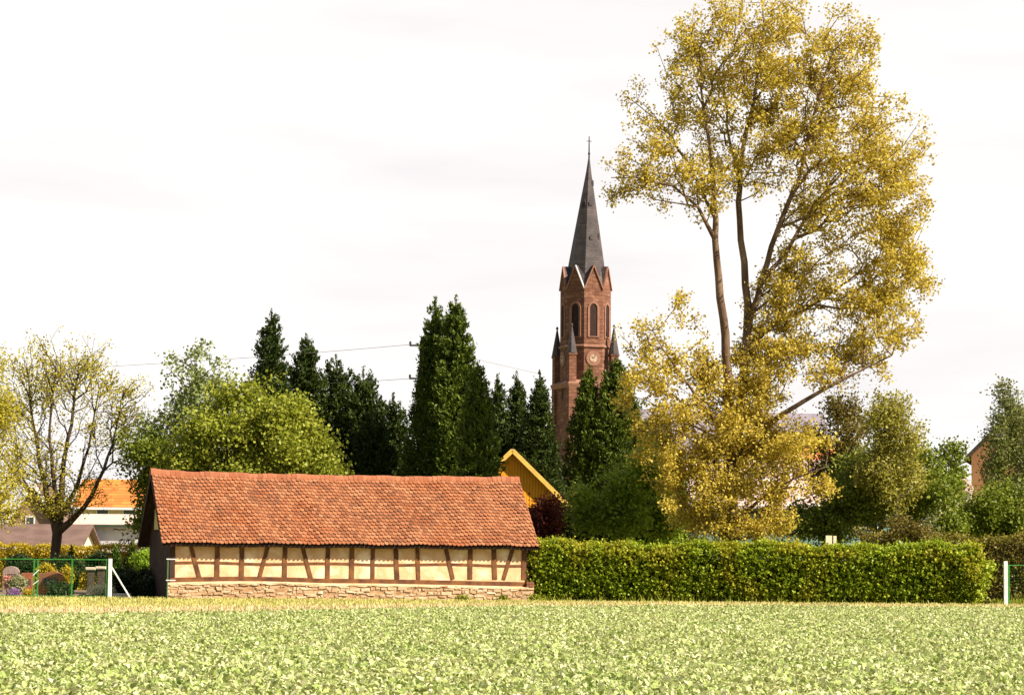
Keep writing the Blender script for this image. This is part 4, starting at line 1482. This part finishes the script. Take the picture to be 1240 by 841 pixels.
# right hand trees
bush_tree('bronze_tree', 'bronze-green wispy tree just right of the poplar crown', 'tree', 1015, 122,
          [(1018, 520, 38, 40, 122, 1.6), (1028, 488, 16, 22, 122, .8, .7), (1000, 560, 40, 40, 122, 1.6), (1030, 570, 34, 45, 122, 1.6)], 480, 24, .24, .13, leaf_bronze, r0=.14, top=480, droop=.15)
bush_tree('birch', 'light airy birch with pointed top in the middle right background', 'tree', 1085, 114,
          [(1082, 490, 20, 30, 114, .9), (1088, 530, 32, 34, 114, 1.1, 1.3), (1080, 508, 26, 24, 114, 1.0, .9), (1092, 565, 36, 28, 114, 1.2), (1062, 560, 40, 34, 114, 1.2, 1.2), (1085, 590, 34, 22, 114, 1.1, .6)], 640, 22, .22, .12, leaf_birch, bark=bark_birch, r0=.13, top=470, droop=.25)
bush_tree('spreading_tree', 'broad dark green tree spreading low over the long hedge at the right', 'tree', 1060, 118,
          [(975, 632, 40, 20, 116, 1.2, .8), (1030, 642, 34, 14, 115, 1.0, .5), (1030, 610, 45, 35, 116, 1.8), (1080, 600, 60, 38, 116, 2), (1130, 605, 42, 36, 116, 1.8), (1055, 570, 42, 30, 117, 1.6), (1110, 565, 38, 26, 117, 1.4), (1000, 635, 34, 22, 116, 1.2)], 900, 40, .25, .14, leaf_mid, r0=.18)
bush_tree('dark_tree', 'small dark tree standing in front of the cream house', 'tree', 1150, 119,
          [(1152, 560, 18, 22, 119, 1.0), (1145, 595, 24, 26, 119, 1.2), (1158, 635, 20, 22, 119, 1.0)], 230, 28, .2, .13, leaf_mid, r0=.1)
bush_tree('weeping_birch', 'tall drooping birch at the right edge in front of the ochre house', 'tree', 1218, 126,
          [(1222, 478, 20, 26, 126, 1.2), (1214, 520, 28, 40, 126, 1.5), (1235, 540, 34, 60, 126, 1.8), (1208, 560, 22, 34, 126, 1.2), (1226, 600, 34, 36, 126, 1.5)], 520, 26, .2, .13, leafmat('weeping_leaf', (84, 92, 42), (108, 112, 52), (132, 134, 70), .35), bark=bark_birch, r0=.16, top=465, droop=.5)
bush_tree('yew', 'dense dark green tree below the weeping birch at the right edge', 'tree', 1205, 120,
          [(1205, 615, 36, 38, 120, 1.6), (1240, 620, 34, 40, 120, 1.6), (1180, 630, 22, 26, 120, 1.2)], 420, 44, .24, .14, leaf_mid, r0=.14)
bush_tree('bronze_shrub', 'low bronze-leaved shrub poking up behind the long hedge', 'shrub', 1095, 107,
          [(1092, 640, 34, 14, 107, .8), (1110, 645, 22, 12, 107, .7), (1060, 650, 20, 10, 107, .7)], 160, 26, .16, .1, leaf_bronze, r0=.05)


# hedges
def hedge(name, label, A_, B_, h, th, lm, n, size=.11, rough=.12, core=None, ends=(.4, .4), group=None, sprigs=0, rel=.07):
    """clipped hedge from A_ to B_ (xy ground points)"""
    A_, B_ = np.array(A_[:2]), np.array(B_[:2])
    T = thing(name, label, 'hedge', (A_[0], A_[1], 0), 0, group)
    d = B_ - A_; Ln = np.linalg.norm(d); d = d / Ln
    nv = np.array([-d[1], d[0]])
    # sample shell
    s_ = RG.uniform(0, Ln, n)
    which = RG.uniform(size=n)
    per = np.array([h, th, h])
    c = np.cumsum(per / per.sum())
    u = RG.uniform(size=n)
    v = np.where(which < c[0], 0, np.where(which < c[1], u * th, th))
    z = np.where(which < c[0], u * h, np.where(which < c[1], h, u * h))
    # ends
    e = RG.uniform(size=n) < (th / (Ln + 2 * th))
    s_ = np.where(e, np.where(RG.uniform(size=n) < .5, 0, Ln), s_)
    v = np.where(e, RG.uniform(0, th, n), v); z = np.where(e, RG.uniform(0, h, n), z)
    lump = rel * (np.sin(s_ * 1.7 + 2 * z) * np.sin(z * 3.1 + s_ * .6) + .6 * np.sin(s_ * 5.1 + z * 4) + .5 * np.sin(z * 13 + 2.4 * np.sin(s_ * 2.7)))
    inn = RG.exponential(rough, n) * RG.choice([1, 1, 1, -.6], n)
    cen = th / 2
    v2 = cen + (v - cen) * (1 + (lump - inn) / (th / 2))
    hv = rel * (.55 * np.sin(s_ * .8 + 1) + .45 * np.sin(s_ * 2.1) + .4 * np.sin(s_ * 4.7 + 2))
    z2 = np.where(z > h * .97, z + lump * .5 - inn * .8, z) + hv * (z / h)
    v2 = v2 + .5 * rel * np.sin(s_ * 1.1 + .8) * (1 - v / th)
    s2 = s_ + RG.normal(size=n) * .05
    p = np.stack([d[0] * s2 + nv[0] * v2, d[1] * s2 + nv[1] * v2, np.maximum(z2, .03)], -1)
    V, Fq = leaves(p, size, .7, .9)
    if sprigs:
        k = sprigs
        ss = RG.uniform(0, Ln, k); zz_ = RG.choice([0, 1], k, p=[.45, .55])
        b = np.stack([d[0] * ss, d[1] * ss, np.where(zz_ == 1, h, RG.uniform(.2, h, k))], -1)
        b[:, :2] += nv[None] * np.where(zz_ == 1, RG.uniform(0, th, k), 0)[:, None]
        b[:, 2] += rel * (.55 * np.sin(ss * .8 + 1) + .45 * np.sin(ss * 2.1) + .4 * np.sin(ss * 4.7 + 2)) * b[:, 2] / h
        dr = np.stack([RG.normal(size=k) * .4, -1.0 * (zz_ == 0) + RG.normal(size=k) * .2, zz_ * 1.0 + .35], -1)
        dr = unit(dr)
        m2 = 11
        pp = (b[:, None] + dr[:, None] * np.linspace(.02, .36, m2)[None, :, None] * (RG.uniform(.3, 1, (k, 1, 1)) + .5 * (RG.uniform(size=(k, 1, 1)) < .06))).reshape(-1, 3) + RG.normal(size=(k * m2, 3)) * .025
        V2, F2 = leaves(pp, size * .95, .7, 2.2)
        Fq = np.concatenate([Fq, F2 + len(V)]); V = np.concatenate([V, V2])
    mesh_np('foliage', V, Fq, lm, T)
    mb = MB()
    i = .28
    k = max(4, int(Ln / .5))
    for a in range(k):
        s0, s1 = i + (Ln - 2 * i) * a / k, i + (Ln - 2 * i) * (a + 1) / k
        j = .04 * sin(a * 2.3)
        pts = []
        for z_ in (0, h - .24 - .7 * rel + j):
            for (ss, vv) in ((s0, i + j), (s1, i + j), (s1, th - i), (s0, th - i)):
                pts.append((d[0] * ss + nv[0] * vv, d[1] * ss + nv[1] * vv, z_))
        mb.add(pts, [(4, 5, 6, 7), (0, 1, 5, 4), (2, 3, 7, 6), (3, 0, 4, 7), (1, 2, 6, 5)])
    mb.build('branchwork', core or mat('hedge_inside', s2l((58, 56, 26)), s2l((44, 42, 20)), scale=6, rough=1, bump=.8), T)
    return T


ha, hb_ = G(640, 104.6), G(1188, 101.6)
hz = (zz(760, 655, 103.5) + zz(1100, 663, 102.3)) / 2
hedge('hornbeam_hedge', 'long clipped bright green hornbeam hedge running from the barn corner along the field', ha, hb_, hz - .27, 1.5, leaf_hedge, 48000, .108, .12, sprigs=9500, rel=.13)
_n = 3600
_t = RG.uniform(0, 1, _n)
_x = ha[0] + (hb_[0] + 2.0 - ha[0]) * _t
_y = ha[1] + (hb_[1] - ha[1]) * _t - np.abs(RG.normal(size=_n)) * .35 + .25
_k = np.sin(_x * 1.3) + .6 * np.sin(_x * 3.7 + 1) > RG.normal(size=_n) * .8 - .2
blades('hedge_foot_grass', _x[_k], _y[_k], .26, .06, leaf_green, 'taller green grass and weeds growing along the foot of the long hedge')
bush_tree('hedge_end_shrub', 'loose leafy end of the long hedge reaching out towards the right fence post', 'shrub', 1178, 101.8,
          [(1172, 690, 16, 28, 101.8, .6), (1190, 700, 12, 18, 101.8, .5), (1180, 715, 14, 14, 101.8, .5), (1190, 684, 14, 5, 101.8, .3, .6)], 190, 24, .13, .11, leaf_hedge, r0=.03)
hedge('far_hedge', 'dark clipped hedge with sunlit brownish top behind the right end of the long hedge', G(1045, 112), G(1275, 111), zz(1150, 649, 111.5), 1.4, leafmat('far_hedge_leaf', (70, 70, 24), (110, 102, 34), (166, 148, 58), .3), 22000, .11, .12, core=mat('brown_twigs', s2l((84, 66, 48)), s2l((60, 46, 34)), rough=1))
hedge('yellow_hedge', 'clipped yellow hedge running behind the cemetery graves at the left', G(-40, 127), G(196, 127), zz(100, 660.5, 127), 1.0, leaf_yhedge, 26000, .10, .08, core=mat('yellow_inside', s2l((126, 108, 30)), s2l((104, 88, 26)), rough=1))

# ------------------------------------------------------------------ fences and posts
Yf = 99.6
gl = lambda px, Y=Yf: G(px, Y)
def zf(py, px=80, Y=Yf): return zz(px, py, Y)
ftop = zf(677)
fence = thing('green_metal_fence', 'green wire mesh fence with slim green posts in front of the cemetery graves', 'fence', gl(-40))
o0 = gl(-40)
mb = MB()
x1 = gl(131)[0] - o0[0]
mb.tube([(0, 0, ftop), (x1, 0, ftop)], .022, 6)
mb.tube([(0, 0, .12), (x1, 0, .12)], .012, 5)
mb.build('rail', green_m, fence)
for px in (-38, 41.5, 46, 87.5, 129.5):
    x = gl(px)[0] - o0[0]
    MB().box(x - .025, x + .025, -.03, .03, 0, ftop + .02).build('fence_post', green_m, fence)
mb = MB()
k = int(x1 / .12)
for i in range(k):
    x = x1 * i / k
    mb.tube([(x, 0, .1), (x, 0, ftop)], 0.0013, 3, cap=False)
for i in range(13):
    z = .15 + (ftop - .15) * i / 13
    mb.tube([(0, 0, z), (x1, 0, z)], 0.0013, 3, cap=False)
mb.build('wire_mesh', green_m, fence)
# clips between the double post
mb = MB()
for z, dz in ((zf(693), .1), (zf(705), .08)):
    x = gl(43.5)[0] - o0[0]
    MB().beam((x - .08, -.045, z - dz), (x + .12, -.045, z + dz), .03, .03).build('gate_latch', white_m, fence)

wp = thing('fence_post', 'white concrete fence post with a slanting brace at the left end of the barn yard', 'post', gl(133.5))
MB().box(-.065, .065, -.065, .065, 0, zf(676, 133)).build('shaft', white_m, wp, bevel=.01)
g2 = gl(160)[0] - gl(133.5)[0]
MB().beam((g2, -.02, 0), (.06, -.02, zf(686, 133)), .05, .05).build('brace', white_m, wp)
wp2 = thing('fence_post', 'white concrete fence post at the right end of the long hedge', 'post', G(1217.5, 100.4))
MB().box(-.07, .07, -.07, .07, 0, zz(1217, 679, 100.4)).build('shaft', white_m, wp2, bevel=.01)
mb = MB()
for py in (684, 697, 709):
    MB().box(-.13, -.072, -.03, .0, zz(1217, py, 100.4) - .015, zz(1217, py, 100.4) + .015).build('wire_clip', white_m, wp2)
g = G(1219.5, 100.5)
f2 = thing('green_metal_fence', 'short piece of green wire fence leaving the picture at the right edge', 'fence', g)
zt = zz(1225, 684, 100.5)
MB().tube([(0, 0, zt), (2.0, 0, zt)], .022, 6).build('rail', green_m, f2)
for x in (.06, 1.9):
    MB().box(x - .025, x + .025, -.03, .03, 0, zt + .03).build('fence_post', green_m, f2)
mb = MB()
for i in range(16):
    x = 2.0 * i / 15
    mb.tube([(x, 0, .05), (x, 0, zt)], 0.0013, 3, cap=False)
for i in range(12):
    z = .1 + (zt - .1) * i / 12
    mb.tube([(0, 0, z), (2, 0, z)], 0.0013, 3, cap=False)
mb.build('wire_mesh', green_m, f2)
# slim post with two white brackets in front of the barn's dark corner
g = G(203.2, 99.2)
sp = thing('bracket_post', 'slim green post with two short white brackets at the left corner of the barn', 'post', g)
MB().tube([(0, 0, 0), (0, 0, zz(203, 675, 99.2))], .025, 8).build('shaft', mat('dull_green', s2l((84, 112, 70)), None, rough=.6), sp)
for py in (676.5, 702):
    z = zz(205, py, 99.2)
    MB().box(-.05, .30, -.035, .0, z - .02, z + .02).build('bracket', white_m, sp)

# small box on a post above the hedge
g = G(1006.5, 103.9)
bx = thing('box_sign', 'small white two-panel box sign on a post rising behind the long hedge', 'sign', g)
z0, z1 = zz(1006, 659, 103.9), zz(1006, 648, 103.9)
MB().box(-.03, .03, .02, .08, 0, z1 - .03).build('post', timber_dk, bx)
MB().box(-.21, .035, -.02, .012, z0, z1).build('panel', cream_wall, bx)
MB().box(.085, .21, -.02, .012, z0, z1 - .01).build('panel', cream_wall, bx)
MB().box(-.2, .2, .014, .018, z0 + .05, z1 - .05).build('back_board', timber_dk, bx)

# utility pole and cables
Yu = 123.5
g = G(508, Yu)
up_ = thing('utility_pole', 'wooden utility pole half hidden by the tall twin-topped conifer', 'pole', g)
zt = zz(503, 413, Yu)
MB().tube([(0, 0, 0), (0, 0, zt)], [.15, .1], 8).build('shaft', timber_dk, up_)
for py in (418, 458):
    z = zz(500, py, Yu)
    MB().beam((-.58, 0, z), (.2, 0, z), .08, .08).build('crossarm', metal_m, up_)
    MB().cone(-.54, 0, [(z + .04, .03), (z + .08, .06), (z + .16, .05), (z + .2, .02)], 8).build('insulator', metal_m, up_)


def cable(label, a, b, sag, r=.011):
    a, b = np.array(a), np.array(b)
    pts = []
    for i in range(21):
        t = i / 20
        p = a + (b - a) * t
        p[2] -= sag * 4 * t * (1 - t)
        pts.append(tuple(p - a))
    o = MB().tube(pts, r, 5).build('overhead_cable', wire_m, None, tuple(map(float, a)))
    tag(o, label, 'cable')


cable('upper overhead cable crossing the sky from the pole to the left', P(497, 417, Yu), P(-60, 452, 128), .15)
cable('lower overhead cable dropping left from the pole behind the spruces', P(497, 458, Yu), P(260, 466, 128), .1)
cable('overhead cable sloping down from the pole towards the church tower', P(508, 416, Yu), P(652, 452, 127), .05, .009)

# ------------------------------------------------------------------ cemetery
mb = MB()
a, b, c, d_ = G(-60, 100.2), G(190, 100.6), G(190, 127), G(-60, 127)
mb.add([(p[0], p[1], .012) for p in (a, b, c, d_)], [(0, 1, 2, 3)])
tag(mb.build('cemetery_ground', bed_m), kind='structure')


def gravestone(label, px, y0, y1, Y, wpx, m_, shape='arch', th=.18, rz=0, cap=False):
    g = G(px, Y)
    T = thing('gravestone', label, 'gravestone', g, rz, 'gravestones behind the green fence')
    w_ = wpx * Y / F
    h = zz(px, y0, Y)
    zb_ = .12
    MB().box(-w_ / 2 - .08, w_ / 2 + .08, -th / 2 - .08, th / 2 + .08, 0, zb_).build('base', mat('kerb_stone', s2l((150, 136, 120)), s2l((130, 116, 102)), rough=.9), T, bevel=.01)
    if shape == 'arch':
        poly = [(-w_ / 2, zb_), (w_ / 2, zb_)] + [(w_ / 2 * cos(pi * i / 10), h - .22 + .22 * sin(pi * i / 10)) for i in range(11)]
    elif shape == 'slope':
        poly = [(-w_ / 2, zb_), (w_ / 2, zb_), (w_ / 2, h * .86), (w_ * .2, h), (-w_ / 2, h * .9)]
    elif shape == 'cross':
        t = w_ * .16
        poly = [(-t, zb_), (t, zb_), (t, h * .62), (w_ / 2, h * .62), (w_ / 2, h * .80), (t, h * .80), (t, h), (-t, h), (-t, h * .80), (-w_ / 2, h * .80), (-w_ / 2, h * .62), (-t, h * .62)]
    else:
        poly = [(-w_ / 2, zb_), (w_ / 2, zb_), (w_ / 2, h), (-w_ / 2, h)]
    MB().prism(poly, -th / 2, th / 2, 'y').build('headstone', m_, T, bevel=.015 if shape != 'cross' else 0)
    if shape != 'cross':
        MB().box(-w_ * .3, w_ * .3, -th / 2 - .006, -th / 2 + .01, h * .45, h * .75).build('inscription_panel', mat('engraved', s2l((90, 76, 66)), s2l((76, 64, 56)), rough=.5), T)
    if cap:
        MB().box(-w_ / 2 - .07, w_ / 2 + .07, -th / 2 - .06, th / 2 + .06, h - .03, h + .09).build('capstone', mat('pale_stone', s2l((216, 198, 170)), s2l((196, 178, 152)), rough=.9), T, bevel=.03)
    # grave kerb in front
    MB().box(-w_ / 2 - .06, w_ / 2 + .06, -1.7, -1.62, 0, .12).box(-w_ / 2 - .06, -w_ / 2 + .02, -1.62, -th / 2 - .08, 0, .12).box(w_ / 2 - .02, w_ / 2 + .06, -1.62, -th / 2 - .08, 0, .12).build('grave_kerb', MATS['kerb_stone'], T)
    return T


gr1 = mat('grey_pink_granite', s2l((158, 132, 122)), s2l((132, 108, 100)), scale=8, rough=.5)
gr2 = mat('red_granite', s2l((170, 98, 66)), s2l((140, 78, 54)), scale=6, rough=.5)
gr3 = mat('orange_sandstone', s2l((160, 92, 54)), s2l((116, 80, 58)), scale=2.2, rough=.8)
gr4 = mat('dark_granite', s2l((92, 76, 64)), s2l((70, 58, 50)), scale=8, rough=.4)
gravestone('greyish pink rounded gravestone nearest the left edge', 14, 685, 716, 105, 20, gr1)
gravestone('narrow reddish gravestone just left of the double green post', 34, 693, 716, 104, 14, gr2, 'rect')
gravestone('wide orange-brown gravestone with sloping top right of the double green post', 62, 691, 712, 104.5, 30, gr3, 'slope', .3)
gravestone('left one of the dark twin gravestones with pale tops near the white post', 110.5, 689, 722, 106, 8.5, gr4, 'rect', cap=True)
gravestone('right one of the dark twin gravestones with pale tops near the white post', 122.5, 688, 722, 106, 8.5, gr4, 'rect', cap=True)
gravestone('low wide brown gravestone farthest back under the yellow hedge', 22, 669, 676, 121, 17, gr4, 'slope', .3)
mat('pale_stone', s2l((216, 198, 170)), s2l((196, 178, 152)), rough=.9)


def shrub(name, label, px, py, rx, ry, Y, lm, nA=90, nl=26, ls=.09, cat='shrub', d=None, group=None, sp=.1):
    return bush_tree(name, label, cat, px, Y, [(px, py, rx, ry, Y, d or rx * Y / F)], nA, nl, sp, ls, lm, r0=.03, step=.25, rtip=.005, group=group)


cyp = leafmat('cypress_spray', (46, 70, 22), (72, 98, 30), (104, 128, 42), .25)
conifer('young_cypress', 'slim young cypress just right of the white fence post', 140.5, 660, 108, 13, cyp, 31, n=260, power=.5, spray=.16)
conifer('young_cypress', 'narrow dark columnar cypress between the white post and the barn', 160, 655, 107, 10, leaf_con, 32, n=300, power=.4, spray=.16)
conifer('small_yew', 'tiny pointed dark yew in front of the yellow hedge', 86, 661, 118, 12, leaf_con, 33, n=200, power=.8, spray=.14)
shrub('bright_bush', 'bright green bush beside the narrow columnar cypress', 171, 682, 12, 15, 106, leafmat('bright_bush_leaf', (110, 140, 30), (140, 166, 42), (168, 188, 60), .35), 110, 30)
shrub('dark_laurel', 'big dark rounded laurel bush filling the corner beside the barn gable', 170, 706, 26, 22, 103.5, leaf_dark, 260, 40, .11, d=.9)
shrub('dark_laurel', 'dark low laurel right behind the slanting white brace', 147, 700, 12, 18, 104, leaf_dark, 120, 34, .1, d=.6)
shrub('box_bush', 'wide dark clipped bush behind the gravestones at the far left', 28, 686, 30, 12, 112, leaf_dark, 200, 36, .1, d=.7)
shrub('box_bush', 'dark clipped bush behind the wide orange-brown gravestone', 76, 684, 26, 10, 112, leaf_dark, 180, 36, .1, d=.7)
shrub('box_bush', 'dark clipped bush behind the dark twin gravestones', 116, 684, 20, 10, 113, leaf_dark, 150, 36, .1, d=.7)
shrub('forsythia', 'small yellow-green bush above the wide orange-brown gravestone', 55, 690, 8, 6, 109, leaf_yhedge, 60, 26)
shrub('forsythia', 'yellow-green bush between the orange-brown gravestone and the twin stones', 81, 698, 5, 12, 107, leaf_yhedge, 60, 26)
shrub('grave_planting', 'low dark planting in front of the wide orange-brown gravestone', 68, 714, 18, 8, 102.5, leaf_dark, 130, 30, .08, d=.5)
shrub('grave_planting', 'pale leafy plant in front of the greyish pink gravestone', 22, 706, 6, 9, 102.4, leafmat('pale_plant', (120, 122, 84), (150, 148, 104), (180, 172, 130), .3), 60, 24)
shrub('grave_planting', 'small yellow flowering plant at the foot of the narrow reddish gravestone', 34, 718, 8, 3.5, 101.5, leaf_yhedge, 50, 20, .06, sp=.06)
shrub('purple_flowers', 'clump of purple flowers low at the far left behind the fence', 18, 718, 8, 4.5, 101.3, leafmat('purple_petal', (110, 70, 130), (140, 96, 150), (170, 130, 170), .3), 70, 22, .055, cat='flowers', sp=.06)
shrub('pink_flowers', 'clump of pink flowers against the greyish pink gravestone', 8, 702, 5, 6, 102.6, leafmat('pink_petal', (180, 110, 96), (206, 140, 122), (224, 170, 150), .3), 50, 22, .055, cat='flowers', sp=.06)
shrub('cream_flowers', 'low bed of cream flowers beside the white fence post', 124, 713, 18, 3.5, 103, leafmat('cream_petal', (214, 200, 140), (230, 220, 176), (240, 232, 204), .3), 110, 26, .06, cat='flowers', sp=.07, d=.4)
# pale kerb slab between post and barn
g = G(148, 102.2)
tag(MB().box(-.55, .35, -.1, .1, 0, .2).build('kerb_slab', MATS['pale_stone'], None, tuple(map(float, g)), bevel=.02), 'pale stone kerb lying behind the slanting white brace', 'kerb')

# weeds by the plinth
def weeds(px, Y, wpx, h, label, n=420):
    g = G(px, Y)
    w_ = wpx * Y / F
    p = RG.normal(size=(n, 3)) * np.array([w_ / 4, .06, 0]) + np.array([0, 0, 1]) * RG.uniform(0, h, (n, 1)) * np.exp(-RG.normal(size=(n, 1)) ** 2 * .3)
    V, Fq = leaves(p, .11, .35, .2, np.array([[0, 0, 1.2]]))
    o = mesh_np('weed_tuft', V, Fq, leaf_green, None, tuple(map(float, g)))
    tag(o, label, 'weeds', 'weed tufts at the foot of the plinth')


weeds(561, 102.4, 16, .26, 'green weed tuft at the foot of the plinth near the right third of the barn')
weeds(609, 102.9, 12, .22, 'smaller green weed tuft near the right end of the stone plinth')
weeds(648, 103.4, 16, .3, 'green weed tuft where the long hedge meets the barn plinth')
weeds(1196, 100.8, 12, .2, 'green weed tuft at the right foot of the long hedge')
